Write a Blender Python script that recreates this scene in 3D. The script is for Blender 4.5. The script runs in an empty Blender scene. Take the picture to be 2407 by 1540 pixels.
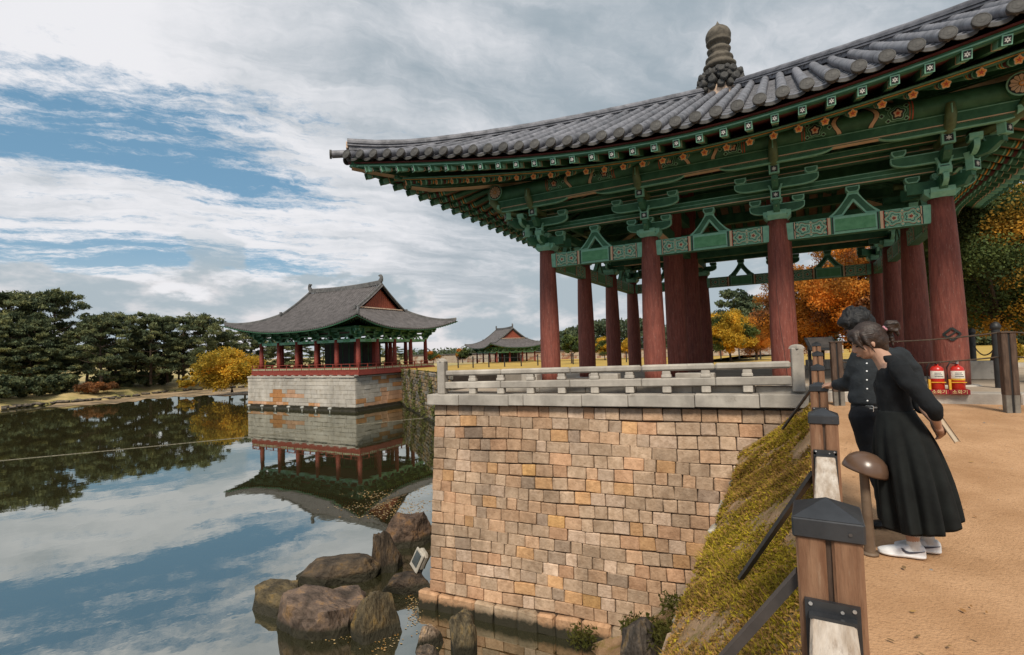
import bpy, math, random
import numpy as np
from mathutils import Vector, Matrix, Euler
PI = math.pi
S = bpy.context.scene
COL = S.collection
# ------------------------------------------------------------------ camera, sky, sun, exposure
CAMZ = 1.45
F_, YAW, PITCH, ROLL = 1186.3, -.5042, .0459, .0308
cy, sy, cp, sp = math.cos(YAW), math.sin(YAW), math.cos(PITCH), math.sin(PITCH)
fw = Vector((sy*cp, cy*cp, sp)); rt = Vector((cy, -sy, 0)); up = rt.cross(fw)
cr, sr = math.cos(ROLL), math.sin(ROLL)
r2 = cr*rt - sr*up; u2 = cr*up + sr*rt
cam = bpy.data.cameras.new('camera'); camo = bpy.data.objects.new('camera', cam); COL.objects.link(camo)
cam.sensor_width = 36; cam.lens = 36*F_/2406; cam.clip_start = .05; cam.clip_end = 6000
camo.matrix_world = Matrix(((r2.x, u2.x, -fw.x, 0), (r2.y, u2.y, -fw.y, 0), (r2.z, u2.z, -fw.z, CAMZ), (0, 0, 0, 1)))
S.camera = camo
S.view_settings.view_transform = 'Standard'; S.view_settings.look = 'None'
S.view_settings.exposure = 0.28; S.view_settings.gamma = 1
S.view_settings.use_curve_mapping = False
S.cycles.use_adaptive_sampling = True
S.cycles.max_bounces = 6; S.cycles.transparent_max_bounces = 12
S.cycles.glossy_bounces = 3; S.cycles.caustics_reflective = False; S.cycles.caustics_refractive = False
SEED = 3.3
SUN_AZ, SUN_EL = math.radians(158), math.radians(48)     # azimuth from +Y, clockwise: behind the camera
world = bpy.data.worlds.new('World'); S.world = world; world.use_nodes = True
def world_nodes():
    nt = world.node_tree; N = nt.nodes; L = nt.links; N.clear()
    def n(t, **k):
        o = N.new(t)
        for a, b in k.items(): setattr(o, a, b)
        return o
    def val(x, sock):
        if isinstance(x, (int, float)): sock.default_value = x
        else: L.new(x, sock)
    def M(op, a, b=0., c=None, clamp=False):
        o = n('ShaderNodeMath', operation=op, use_clamp=clamp); val(a, o.inputs[0]); val(b, o.inputs[1])
        if c is not None: val(c, o.inputs[2])
        return o.outputs[0]
    def ramp(x, a, b, c=0., d=1., smooth=True):
        o = n('ShaderNodeMapRange', interpolation_type='SMOOTHSTEP' if smooth else 'LINEAR')
        val(x, o.inputs[0]); o.inputs[1].default_value = a; o.inputs[2].default_value = b
        o.inputs[3].default_value = c; o.inputs[4].default_value = d; return o.outputs[0]
    def dot(v, vec):
        o = n('ShaderNodeVectorMath', operation='DOT_PRODUCT'); L.new(v, o.inputs[0]); o.inputs[1].default_value = vec; return o.outputs['Value']
    def comb(x, y, z=0.):
        o = n('ShaderNodeCombineXYZ'); val(x, o.inputs[0]); val(y, o.inputs[1]); val(z, o.inputs[2]); return o.outputs[0]
    def noise(v, sc, det=8, ro=.55, dist=0.):
        o = n('ShaderNodeTexNoise'); L.new(v, o.inputs['Vector']); o.inputs['Scale'].default_value = sc
        o.inputs['Detail'].default_value = det; o.inputs['Roughness'].default_value = ro; o.inputs['Distortion'].default_value = dist
        return o.outputs['Fac']
    def mix(f, a, b):
        o = n('ShaderNodeMix', data_type='RGBA'); val(f, o.inputs[0])
        for s, x in ((o.inputs[6], a), (o.inputs[7], b)):
            if isinstance(x, tuple): s.default_value = (*x, 1)
            else: L.new(x, s)
        return o.outputs[2]
    tc = n('ShaderNodeTexCoord').outputs['Generated']
    # clouds drift in long streaks that run away to the north-west
    z = n('ShaderNodeSeparateXYZ'); L.new(tc, z.inputs[0]); el = z.outputs[2]; X, Y = z.outputs[0], z.outputs[1]
    den = M('ADD', M('MAXIMUM', el, -.02), .13)
    q = M('DIVIDE', M('ADD', M('MULTIPLY', X, -.78), M('MULTIPLY', Y, -.62)), den)
    r = M('DIVIDE', M('ADD', M('MULTIPLY', X, -.62), M('MULTIPLY', Y, .78)), den)
    warp = noise(comb(q, r), 1.1, 5, .6); warp2 = noise(comb(q, r, 5.), 3.1, 6, .6)
    qw = M('ADD', M('ADD', q, M('MULTIPLY', M('SUBTRACT', warp, .5), .75)), M('MULTIPLY', M('SUBTRACT', warp2, .5), .22))
    # streaks lie along `al`, bands of thinner cover lie across it
    al = M('ADD', M('MULTIPLY', qw, .93), M('MULTIPLY', r, -.36)); ac = M('ADD', M('MULTIPLY', q, .36), M('MULTIPLY', r, .93))
    ac = M('ADD', ac, M('ADD', M('MULTIPLY', M('SUBTRACT', warp, .5), .55), M('MULTIPLY', M('SUBTRACT', warp2, .5), .20)))
    st1 = noise(comb(M('MULTIPLY', al, .75), M('MULTIPLY', ac, 3.4), SEED), 1.0, 6, .55)
    st2 = noise(comb(M('MULTIPLY', al, 2.0), M('MULTIPLY', ac, 10.), .7), 1.0, 10, .70)
    fine = noise(comb(q, r, 2.), 9, 8, .75)
    cirr = M('ADD', M('ADD', M('MULTIPLY', st1, .38), M('MULTIPLY', st2, .40)), M('MULTIPLY', fine, .27))
    # cover thins out to the west in two belts, closes to the north and east
    belt = M('ADD', M('MULTIPLY', ramp(ac, 1.45, 1.85), ramp(ac, 2.10, 2.55, 1, 0)), M('MULTIPLY', M('MULTIPLY', ramp(ac, 2.85, 3.1), ramp(ac, 3.3, 3.7, 1, 0)), .8))
    belt = M('MAXIMUM', belt, M('MULTIPLY', ramp(ac, 1.3, .6), .6))
    side = M('MULTIPLY', M('MULTIPLY', ramp(q, .20, .75), ramp(q, 2.6, 3.8, 1, .6)), belt)
    gap = ramp(M('ADD', M('ADD', cirr, M('MULTIPLY', side, -.165)), M('MULTIPLY', ramp(q, .45, -.1), .07)), .36, .50, 1, 0)
    # sky between the clouds
    sky = n('ShaderNodeTexSky', sky_type='NISHITA', sun_disc=False, sun_elevation=SUN_EL, sun_rotation=SUN_AZ, altitude=100, air_density=1.2, dust_density=.6, ozone_density=2.4)
    blue = mix(.66, sky.outputs[0], (1.25, 2.75, 4.0))
    # cloud tone
    t1 = noise(comb(M('MULTIPLY', al, .8), M('MULTIPLY', ac, 1.7), 9.1), 1.0, 7, .56)
    t2 = noise(tc, 3.4, 9, .6, .3); t3 = noise(comb(M('MULTIPLY', al, 1.6), M('MULTIPLY', ac, 5.), 3.), 1., 8, .64)
    tone = M('ADD', M('ADD', M('MULTIPLY', t1, .40), M('MULTIPLY', t2, .3)), M('MULTIPLY', t3, .3))
    # brighter thin cloud to the west, heavier deck to the north and east
    tone = M('ADD', tone, ramp(q, -.5, .75, -.075, .085))
    tone = ramp(tone, .37, .62)
    cl = mix(tone, (2.95, 3.5, 3.95), (7.0, 7.0, 7.25))
    # low heaped clouds near the horizon
    az = M('ARCTAN2', X, Y)
    hp = comb(M('MULTIPLY', az, 5.5), M('MULTIPLY', el, 13.), 4.2)
    h1 = noise(hp, 1.0, 9, .56); h2 = noise(hp, 2.3, 7, .6)
    heap = ramp(M('ADD', h1, M('MULTIPLY', el, -1.9)), .20, .27)
    hc = mix(ramp(M('ADD', M('MULTIPLY', h1, .6), M('MULTIPLY', h2, .4)), .38, .56), (6.5, 6.3, 6.4), (3.5, 4.1, 4.5))
    base = mix(gap, cl, blue)
    lowglow = ramp(el, .02, .24, .30, 0)
    base = mix(lowglow, base, (7.0, 6.9, 7.0))
    out = mix(M('MULTIPLY', heap, ramp(el, .25, .13)), base, hc)
    bg = n('ShaderNodeBackground'); bg.inputs[1].default_value = .1; L.new(out, bg.inputs[0])
    o = n('ShaderNodeOutputWorld'); L.new(bg.outputs[0], o.inputs[0])
world_nodes()
sun = bpy.data.lights.new('sun', 'SUN'); sun.energy = 3.0; sun.angle = math.radians(14); sun.color = (1, .91, .78)
suno = bpy.data.objects.new('sun', sun); COL.objects.link(suno)
sd = Vector((math.sin(SUN_AZ)*math.cos(SUN_EL), math.cos(SUN_AZ)*math.cos(SUN_EL), math.sin(SUN_EL)))
suno.rotation_euler = sd.to_track_quat('Z', 'Y').to_euler(); suno.location = (0, 0, 60)

# ------------------------------------------------------------------ materials
MT = {}
def mat(name, col, col2=None, rough=.75, scale=5., bump=.15, bscale=30., tint=False, rnd=0., metal=0., spec=.4, stretch=(1, 1, 1), spots=None, contrast=(.35, .65), trans=0., dist=.01, wet=None, stain=None):
    m = bpy.data.materials.new(name); m.use_nodes = True; MT[name] = m
    nt = m.node_tree; N = nt.nodes; L = nt.links; b = N['Principled BSDF']
    def nn(t, **k):
        o = N.new(t)
        for a, c in k.items(): setattr(o, a, c)
        return o
    tc = nn('ShaderNodeTexCoord'); mp = nn('ShaderNodeMapping'); mp.inputs['Scale'].default_value = stretch
    L.new(tc.outputs['Object'], mp.inputs[0])
    no = nn('ShaderNodeTexNoise'); no.inputs['Scale'].default_value = scale; no.inputs['Detail'].default_value = 8; no.inputs['Roughness'].default_value = .62
    L.new(mp.outputs[0], no.inputs['Vector'])
    cr = nn('ShaderNodeMapRange'); cr.inputs[1].default_value = contrast[0]; cr.inputs[2].default_value = contrast[1]; L.new(no.outputs['Fac'], cr.inputs[0])
    if col2 is None: col2 = tuple(min(1, c*1.35) for c in col); col = tuple(c*.72 for c in col)
    mx = nn('ShaderNodeMix', data_type='RGBA'); L.new(cr.outputs[0], mx.inputs[0]); mx.inputs[6].default_value = (*col, 1); mx.inputs[7].default_value = (*col2, 1)
    cur = mx.outputs[2]
    if spots:
        sc, scale2, lo, hi = spots
        n2 = nn('ShaderNodeTexNoise'); n2.inputs['Scale'].default_value = scale2; n2.inputs['Detail'].default_value = 6; n2.inputs['Roughness'].default_value = .7; L.new(mp.outputs[0], n2.inputs['Vector'])
        r2_ = nn('ShaderNodeMapRange'); r2_.inputs[1].default_value = lo; r2_.inputs[2].default_value = hi; L.new(n2.outputs['Fac'], r2_.inputs[0])
        m2 = nn('ShaderNodeMix', data_type='RGBA'); L.new(r2_.outputs[0], m2.inputs[0]); L.new(cur, m2.inputs[6]); m2.inputs[7].default_value = (*sc, 1); cur = m2.outputs[2]
    if tint:
        at = nn('ShaderNodeAttribute', attribute_name='tint'); m3 = nn('ShaderNodeMix', data_type='RGBA', blend_type='MULTIPLY'); m3.inputs[0].default_value = 1
        L.new(cur, m3.inputs[6]); L.new(at.outputs['Color'], m3.inputs[7]); cur = m3.outputs[2]
    if stain:
        m4_ = nn('ShaderNodeMapping'); m4_.inputs['Scale'].default_value = stain[1]; L.new(tc.outputs['Object'], m4_.inputs[0])
        n4 = nn('ShaderNodeTexNoise'); n4.inputs['Scale'].default_value = stain[0]; n4.inputs['Detail'].default_value = 5; n4.inputs['Roughness'].default_value = .6; L.new(m4_.outputs[0], n4.inputs['Vector'])
        r4 = nn('ShaderNodeMapRange'); r4.inputs[1].default_value = .35; r4.inputs[2].default_value = .62; r4.inputs[3].default_value = stain[2]; r4.inputs[4].default_value = 1.06; L.new(n4.outputs['Fac'], r4.inputs[0])
        m4 = nn('ShaderNodeMix', data_type='RGBA', blend_type='MULTIPLY'); m4.inputs[0].default_value = 1; L.new(cur, m4.inputs[6]); L.new(r4.outputs[0], m4.inputs[7]); cur = m4.outputs[2]
    if wet is not None:      # algae and damp just over the pond's surface
        ge = nn('ShaderNodeNewGeometry'); sz = nn('ShaderNodeSeparateXYZ'); L.new(ge.outputs['Position'], sz.inputs[0])
        a5 = nn('ShaderNodeMath', operation='MULTIPLY_ADD'); L.new(no.outputs['Fac'], a5.inputs[0]); a5.inputs[1].default_value = -.30; L.new(sz.outputs[2], a5.inputs[2])
        r5 = nn('ShaderNodeMapRange'); r5.inputs[1].default_value = wet-.14; r5.inputs[2].default_value = wet-.02; r5.inputs[3].default_value = 1; r5.inputs[4].default_value = 0; L.new(a5.outputs[0], r5.inputs[0])
        m5 = nn('ShaderNodeMix', data_type='RGBA'); L.new(r5.outputs[0], m5.inputs[0]); L.new(cur, m5.inputs[6]); m5.inputs[7].default_value = (.030, .026, .014, 1); cur = m5.outputs[2]
    if rnd:
        oi = nn('ShaderNodeObjectInfo'); mr = nn('ShaderNodeMapRange'); mr.inputs[3].default_value = 1-rnd; mr.inputs[4].default_value = 1+rnd; L.new(oi.outputs['Random'], mr.inputs[0])
        hs = nn('ShaderNodeHueSaturation'); L.new(mr.outputs[0], hs.inputs['Value']); L.new(cur, hs.inputs['Color']); cur = hs.outputs[0]
    L.new(cur, b.inputs['Base Color'])
    b.inputs['Roughness'].default_value = rough; b.inputs['Metallic'].default_value = metal; b.inputs['Specular IOR Level'].default_value = spec
    if bump:
        n3 = nn('ShaderNodeTexNoise'); n3.inputs['Scale'].default_value = bscale; n3.inputs['Detail'].default_value = 6; L.new(mp.outputs[0], n3.inputs['Vector'])
        bp = nn('ShaderNodeBump'); bp.inputs['Strength'].default_value = bump; bp.inputs['Distance'].default_value = dist; L.new(n3.outputs['Fac'], bp.inputs['Height']); L.new(bp.outputs[0], b.inputs['Normal'])
    if trans:
        tr = nn('ShaderNodeBsdfTranslucent'); L.new(cur, tr.inputs[0]); ms = nn('ShaderNodeMixShader'); ms.inputs[0].default_value = trans
        L.new(b.outputs[0], ms.inputs[1]); L.new(tr.outputs[0], ms.inputs[2]); L.new(ms.outputs[0], N['Material Output'].inputs[0])
    return m
mat('red_wood', (.15, .038, .026), (.27, .078, .052), rough=.66, scale=3, stretch=(6, 6, .8), bump=.7, bscale=9, dist=.02, spots=((.40, .26, .20), 11, .57, .78))
mat('red_plain', (.22, .04, .026), rough=.65, bump=.1)
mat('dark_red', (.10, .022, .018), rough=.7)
mat('green', (.020, .092, .044), (.048, .160, .080), rough=.6, scale=4, bump=.25, bscale=20, rnd=.12)
mat('green_panel', (.08, .27, .12), (.13, .36, .18), rough=.6, scale=9, bump=.1)
mat('mint2', (.12, .31, .20), (.18, .40, .27), rough=.6)
mat('mint', (.17, .42, .28), (.27, .54, .38), rough=.6, scale=8, bump=.1)
mat('olive_paint', (.10, .14, .055), rough=.5)
mat('cream', (.60, .42, .26), (.72, .53, .35), rough=.7)
mat('white_paint', (.62, .62, .56), rough=.6)
mat('orange_paint', (.74, .30, .045), (.84, .38, .07), rough=.6)
mat('red_paint', (.40, .07, .03), rough=.6)
mat('black_paint', (.015, .02, .018), rough=.6)
mat('soffit', (.30, .17, .10), (.42, .27, .17), rough=.85)
mat('tile', (.075, .076, .085), (.20, .20, .22), rough=.5, scale=3.5, bump=.45, bscale=26, rnd=.14, spec=.5, spots=((.27, .27, .28), 9, .56, .85))
mat('tile_end', (.040, .038, .036), (.085, .082, .075), rough=.7, scale=12, bump=.5, bscale=40, rnd=.2)
mat('mortar', (.62, .45, .33), rough=.9, bump=.5)
mat('granite', (.36, .325, .28), (.52, .475, .41), rough=.85, stain=(1.1, (1, 1, .3), .70), scale=2.2, bump=.5, bscale=45, rnd=.08, spots=((.22, .18, .14), 5, .60, .80))
mat('stone_block', (.70, .66, .60), (1.0, 1.0, .97), rough=.88, scale=7, bump=.8, bscale=22, tint=True, dist=.02, wet=-5.28, stain=(.9, (1, 1, .4), .66), spots=((.34, .27, .20), 13, .56, .80))
mat('joint', (.10, .068, .045), rough=.95, bump=.4)
mat('dressed_stone', (.80, .78, .74), (1., 1., 1.), rough=.88, scale=1.2, bump=.3, bscale=6, tint=True, wet=-5.0, stain=(.35, (1, 1, .25), .70), spots=((.60, .52, .42), 2.2, .55, .8))
mat('finial_stone', (.070, .060, .046), (.15, .128, .098), rough=.85, scale=6, bump=.6, bscale=30)

# ------------------------------------------------------------------ mesh building
class MB:
    def __init__(s): s.v = []; s.f = []; s.m = []; s.sm = []; s.t = []; s.M = None; s.tint = (1, 1, 1)
    def add(s, vs, fs, mi=0, smooth=False):
        o = len(s.v)
        for p in vs:
            p = Vector(p)
            if s.M is not None: p = s.M @ p
            s.v.append(tuple(p)); s.t.append(s.tint)
        for f in fs: s.f.append([i+o for i in f]); s.m.append(mi); s.sm.append(smooth)
    def box(s, c, d, mi=0, R=None):
        x, y, z = d[0]/2, d[1]/2, d[2]/2
        vs = [Vector((a*x, b*y, e*z)) for a in (-1, 1) for b in (-1, 1) for e in (-1, 1)]
        if R is not None: vs = [R @ v for v in vs]
        vs = [v+Vector(c) for v in vs]
        s.add(vs, [(0, 1, 3, 2), (4, 6, 7, 5), (0, 4, 5, 1), (2, 3, 7, 6), (0, 2, 6, 4), (1, 5, 7, 3)], mi)
    def cbox(s, c, d, b, mi=0, R=None, jit=0., rg=None):
        # box with its edges and corners cut off by b
        h = [d[0]/2, d[1]/2, d[2]/2]; vs = []; idx = {}
        for sx in (-1, 1):
            for sy_ in (-1, 1):
                for sz in (-1, 1):
                    for ax in range(3):
                        p = [sx*(h[0]-b), sy_*(h[1]-b), sz*(h[2]-b)]; sg = (sx, sy_, sz); p[ax] = sg[ax]*h[ax]
                        if jit: p = [q+rg.uniform(-jit, jit) for q in p]
                        idx[(sx, sy_, sz, ax)] = len(vs); v = Vector(p)
                        if R is not None: v = R @ v
                        vs.append(v+Vector(c))
        fs = []
        for ax in range(3):
            o1, o2 = [a for a in range(3) if a != ax]
            for sg in (-1, 1):
                q = []
                for e1, e2 in ((-1, -1), (1, -1), (1, 1), (-1, 1)):
                    k = [0, 0, 0]; k[ax] = sg; k[o1] = e1; k[o2] = e2; q.append(idx[(*k, ax)])
                if (sg > 0) == (ax == 1): q.reverse()
                fs.append(q)
        for ax in range(3):      # edges parallel to ax
            o1, o2 = [a for a in range(3) if a != ax]
            for e1 in (-1, 1):
                for e2 in (-1, 1):
                    k = [0, 0, 0]; k[o1] = e1; k[o2] = e2; ka = list(k); kb = list(k); ka[ax] = -1; kb[ax] = 1
                    q = [idx[(*ka, o1)], idx[(*kb, o1)], idx[(*kb, o2)], idx[(*ka, o2)]]
                    if (e1*e2 > 0) == (ax == 1): q.reverse()
                    fs.append(q)
        for sx in (-1, 1):
            for sy_ in (-1, 1):
                for sz in (-1, 1):
                    q = [idx[(sx, sy_, sz, a)] for a in range(3)]
                    if sx*sy_*sz < 0: q.reverse()
                    fs.append(q)
        s.add(vs, fs, mi)
    def tube(s, pts, rad, n=10, mi=0, caps=True, smooth=True, upv=(0, 0, 1), sx=1., a0=0., mic=None):
        pts = [Vector(p) for p in pts]; m = len(pts)
        if not hasattr(rad, '__len__'): rad = [rad]*m
        vs = []; upv = Vector(upv)
        for i, p in enumerate(pts):
            t = (pts[min(i+1, m-1)]-pts[max(i-1, 0)]).normalized()
            a = t.cross(upv)
            if a.length < 1e-4: a = t.cross(Vector((0, 1, 0)))
            a.normalize(); b = a.cross(t)
            for k in range(n):
                g = a0+2*PI*k/n; vs.append(p+a*math.cos(g)*rad[i]*sx+b*math.sin(g)*rad[i])
        fs = [(i*n+k, i*n+(k+1) % n, (i+1)*n+(k+1) % n, (i+1)*n+k) for i in range(m-1) for k in range(n)]
        s.add(vs, fs, mi, smooth)
        if caps:
            mc = mi if mic is None else mic
            s.add(vs[:n], [list(range(n))[::-1]], mc); s.add(vs[-n:], [list(range(n))], mc)
    def lathe(s, prof, n=24, c=(0, 0, 0), mi=0, smooth=True):
        c = Vector(c); vs = []
        for r, z in prof:
            for k in range(n): g = 2*PI*k/n; vs.append(c+Vector((r*math.cos(g), r*math.sin(g), z)))
        fs = [(i*n+k, i*n+(k+1) % n, (i+1)*n+(k+1) % n, (i+1)*n+k) for i in range(len(prof)-1) for k in range(n)]
        fs += [list(range(n))[::-1], [(len(prof)-1)*n+k for k in range(n)]]
        s.add(vs, fs, mi, smooth)
    def prism(s, poly, d0, d1, fn, mi=0, side=None):
        # poly in (a, b); fn(a, b, d) -> 3D
        n = len(poly); vs = [fn(a, b, d0) for a, b in poly]+[fn(a, b, d1) for a, b in poly]
        s.add(vs, [list(range(n))[::-1], list(range(n, 2*n))], mi)
        s.add(vs, [(k, (k+1) % n, n+(k+1) % n, n+k) for k in range(n)], mi if side is None else side)
    def strip(s, A, B, mi=0, smooth=False):
        n = len(A); s.add(list(A)+list(B), [(i, i+1, n+i+1, n+i) for i in range(n-1)], mi, smooth)
    def mesh(s, name, mats):
        me = bpy.data.meshes.new(name); me.from_pydata(s.v, [], s.f)
        for m in mats: me.materials.append(MT[m] if isinstance(m, str) else m)
        me.polygons.foreach_set('material_index', s.m); me.polygons.foreach_set('use_smooth', s.sm)
        if any(t != (1, 1, 1) for t in s.t):
            at = me.color_attributes.new('tint', 'FLOAT_COLOR', 'POINT'); at.data.foreach_set('color', [c for t in s.t for c in (*t, 1)])
        me.update(); return me
    def build(s, name, mats, parent=None, **k):
        return put(name, s.mesh(name, mats), parent, **k)
def put(name, me, parent=None, loc=(0, 0, 0), rot=(0, 0, 0), label=None, cat=None, group=None, kind=None, scale=None):
    o = bpy.data.objects.new(name, me); COL.objects.link(o); o.location = loc; o.rotation_euler = rot
    if scale is not None: o.scale = scale if hasattr(scale, '__len__') else (scale,)*3
    if parent is not None: o.parent = parent
    return tag(o, label, cat, group, kind)
def tag(o, label=None, cat=None, group=None, kind=None):
    if label: o['label'] = label
    if cat: o['category'] = cat
    if group: o['group'] = group
    if kind: o['kind'] = kind
    return o
def empty(name, loc, rz=0., **k):
    o = put(name, None, loc=loc, rot=(0, 0, rz), **k); o.empty_display_size = .1; return o
CH = {}
def copy_tree(o, parent=None):
    c = o.copy(); COL.objects.link(c); c.parent = parent
    for ch in [x for x in o.children]: copy_tree(ch, c)
    return c
def fast_mesh(name, V, F, mats, tint=None, smooth=False, quads=False):
    V = np.asarray(V, 'f4'); F = np.asarray(F, 'i4'); k = F.shape[1]
    me = bpy.data.meshes.new(name); me.vertices.add(len(V)); me.vertices.foreach_set('co', V.ravel())
    me.loops.add(F.size); me.loops.foreach_set('vertex_index', F.ravel())
    me.polygons.add(len(F)); me.polygons.foreach_set('loop_start', np.arange(0, F.size, k, dtype='i4'))
    me.update(calc_edges=True)
    if smooth: me.polygons.foreach_set('use_smooth', np.ones(len(F), bool))
    for m in mats: me.materials.append(MT[m])
    if tint is not None:
        t = np.ones((len(V), 4), 'f4'); t[:, :3] = tint
        at = me.color_attributes.new('tint', 'FLOAT_COLOR', 'POINT'); at.data.foreach_set('color', t.ravel())
    return me
# ------------------------------------------------------------------ the near pavilion (square, three bays a side, pyramid roof)
PC = Vector((-1.65, 17.92, .49)); HB = 4.5; CT = 3.83      # centre, half bay line, column top
def M_(s): return 7.42+1.20*abs(s)**2.2
def W_e(u, off=0.):
    w = 7.5
    for _ in range(25): w = M_(min(1, abs(u)/w))
    return w-off
TA, TD, TL = 9.34, 3.89, .77         # apex height, drop, corner lift
def tz(u, w):
    a = abs(u); mj = max(a, w)
    if mj < 1e-6: return TA
    s = min(a, w)/mj if w >= a else 1.; t = mj/M_(s)
    return TA-TD*(.97*t+.03*t*t)+TL*s**1.75*t**3
def lift(u, w): return TL*min(1, abs(u)/w)**1.75
UMAX = W_e(8.62)                     # the corner
def side_rot(k): return (0, 0, k*PI/2)

rj = random.Random(14)
def roof_row(u, conv):
    """one row of tiles running from the hip down to the eave"""
    b = MB(); we = W_e(u)+(rj.uniform(-.012, .012) if conv else 0); w0 = max(abs(u)-.02, .05)
    n = max(1, int(math.ceil((we-w0)/.34))); rr = .107
    ws = [we-(we-w0)*i/n for i in range(n+1)]
    if conv:
        pts = []; rad = []
        for i in range(n):
            a, c = ws[i], ws[i+1]
            for q, r in ((a, rr), (a*.06+c*.94, rr*.94)):
                pts.append((u+rj.uniform(-.006, .006), -q, tz(u, q)+.035+rj.uniform(-.004, .004))); rad.append(r)
        pts.append((u, -ws[n], tz(u, ws[n])+.035)); rad.append(rr*.94)
        b.tube(pts, rad, n=10, mi=0, caps=True)
        return b.mesh('tile_row', ['tile', 'tile_end'])
    hw = .385/2+.01
    def cs(q, dz):
        z0 = tz(u, q)+dz; return [Vector((u+hw*math.sin(g), -q, z0-.10*math.cos(g)+.055)) for g in np.linspace(-1.35, 1.35, 7)]
    for i in range(n):
        a, c = ws[i], ws[i+1]
        A = cs(a+(.012 if i == 0 else 0), .012-(.02 if i == 0 else 0)); B_ = cs(c, -.012)
        b.strip(A, B_, 0, True); lo = [p-Vector((0, 0, .022)) for p in A]; b.strip(lo, A, 0)
    # drip tile: a hanging crescent at the eave
    A = cs(we+.012, -.008); lo = [p+Vector((0, -.008, -.040-.030*math.cos(g))) for p, g in zip(A, np.linspace(-1.35, 1.35, 7))]
    b.strip(lo, A, 1); b.strip([p+Vector((0, .025, 0)) for p in A], [p+Vector((0, .025, 0)) for p in lo], 1)
    b.strip([p+Vector((0, .025, 0)) for p in lo], lo, 1)
    return b.mesh('pan_tile_row', ['tile', 'tile_end'])
def end_cap():
    b = MB(); prof = [(.122, 0), (.122, -.045), (.104, -.05), (.100, -.046), (.065, -.046), (.056, -.049), (.03, -.050), (0.002, -.055)]
    b.M = Matrix.Rotation(-PI/2, 4, 'X'); b.lathe([(r, z) for r, z in prof][::-1], n=16, mi=0, smooth=False); b.M = None
    b.box((0, .0, -.06), (.02, .03, .10), 0)
    return b.mesh('tile_end_cap', ['tile_end'])

nearp = empty('pavilion', PC, label='nearest pavilion, red columns and green bracketed eaves under a pyramid tile roof, beside the people', cat='pavilion')
P1 = nearp
PITCH_T = .385
us = [(i+.5)*PITCH_T for i in range(-22, 22)]
us = [u for u in us if abs(u) < 8.45]
capm = end_cap()
for u in us:
    me = roof_row(u, True)
    for k in range(4): put('tile_row', me, P1, rot=side_rot(k))
    we = W_e(u); zc = tz(u, we)+.035; sl = math.atan2(tz(u, we-.3)-tz(u, we), .3)
    for k in range(4):
        R = Matrix.Rotation(k*PI/2, 4, 'Z') @ Matrix.Translation((u, -we-.03, zc)) @ Matrix.Rotation(-sl*.5, 4, 'X')
        o = put('tile_end_cap', capm, P1); o.matrix_local = R
for u in [i*PITCH_T for i in range(-21, 22)]:
    me = roof_row(u, False)
    for k in range(4): put('pan_tile_row', me, P1, rot=side_rot(k))

# hip ridges
def hip_ridge():
    b = MB(); pts = []
    n = 30
    for i in range(n+1):
        d = .55+(8.42-.55)*i/n
        z = tz(d, d)+.02
        if d > 6.9: z += .16*((d-6.9)/1.5)**2
        pts.append((d, z))
    def layer(o0, z0, z1, hwid, mi, dend=0.):
        L_ = []; nn_ = len(pts)
        for j, (d, z) in enumerate(pts):
            dd = d+(dend if j == nn_-1 else 0)
            for su, sz in ((-1, z0), (-1, z1), (1, z1), (1, z0)):
                L_.append(Vector((dd*1.0+su*hwid*.7071, -dd+su*hwid*.7071, z+sz)))
        fs = [(4*j+a, 4*j+(a+1) % 4, 4*j+4+(a+1) % 4, 4*j+4+a) for j in range(nn_-1) for a in range(4)]
        fs += [(3, 2, 1, 0), tuple(4*(nn_-1)+a for a in range(4))]
        b.add(L_, fs, mi)
    layer(0, -.06, .05, .115, 0, -.03)
    layer(0, .05, .08, .155, 0); layer(0, .086, .115, .13, 0); layer(0, .121, .15, .155, 0); layer(0, .156, .185, .13, 0)
    top = [Vector((d, -d, z+.195)) for d, z in pts]; rad = []
    b.tube(top, [.100 if i % 2 else .093 for i in range(len(top))], n=12, mi=0)
    # mortar face and end tile at the corner
    d, z = pts[-1]; e = Vector((1, -1, 0)).normalized()
    c = Vector((d, -d, z)); b.box(c+e*.0+Vector((0, 0, .08)), (.22, .06, .16), 1, Matrix.Rotation(-PI/4-PI/2+PI, 3, 'Z') @ Matrix.Rotation(0, 3, 'X'))
    p0 = Vector((8.2, -8.2, tz(8.2, 8.2)+.05)); p1 = Vector((8.70, -8.70, tz(8.62, 8.62)+.05))
    b.tube([p0, (p0+p1)/2, p1], .10, n=12, mi=0, mic=1); b.tube([p1, p1+e*.05], .118, n=12, mi=2)
    return b.mesh('hip_ridge', ['tile', 'mortar', 'tile_end'])
hm = hip_ridge()
for k in range(4): put('hip_ridge', hm, P1, rot=side_rot(k))

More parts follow.
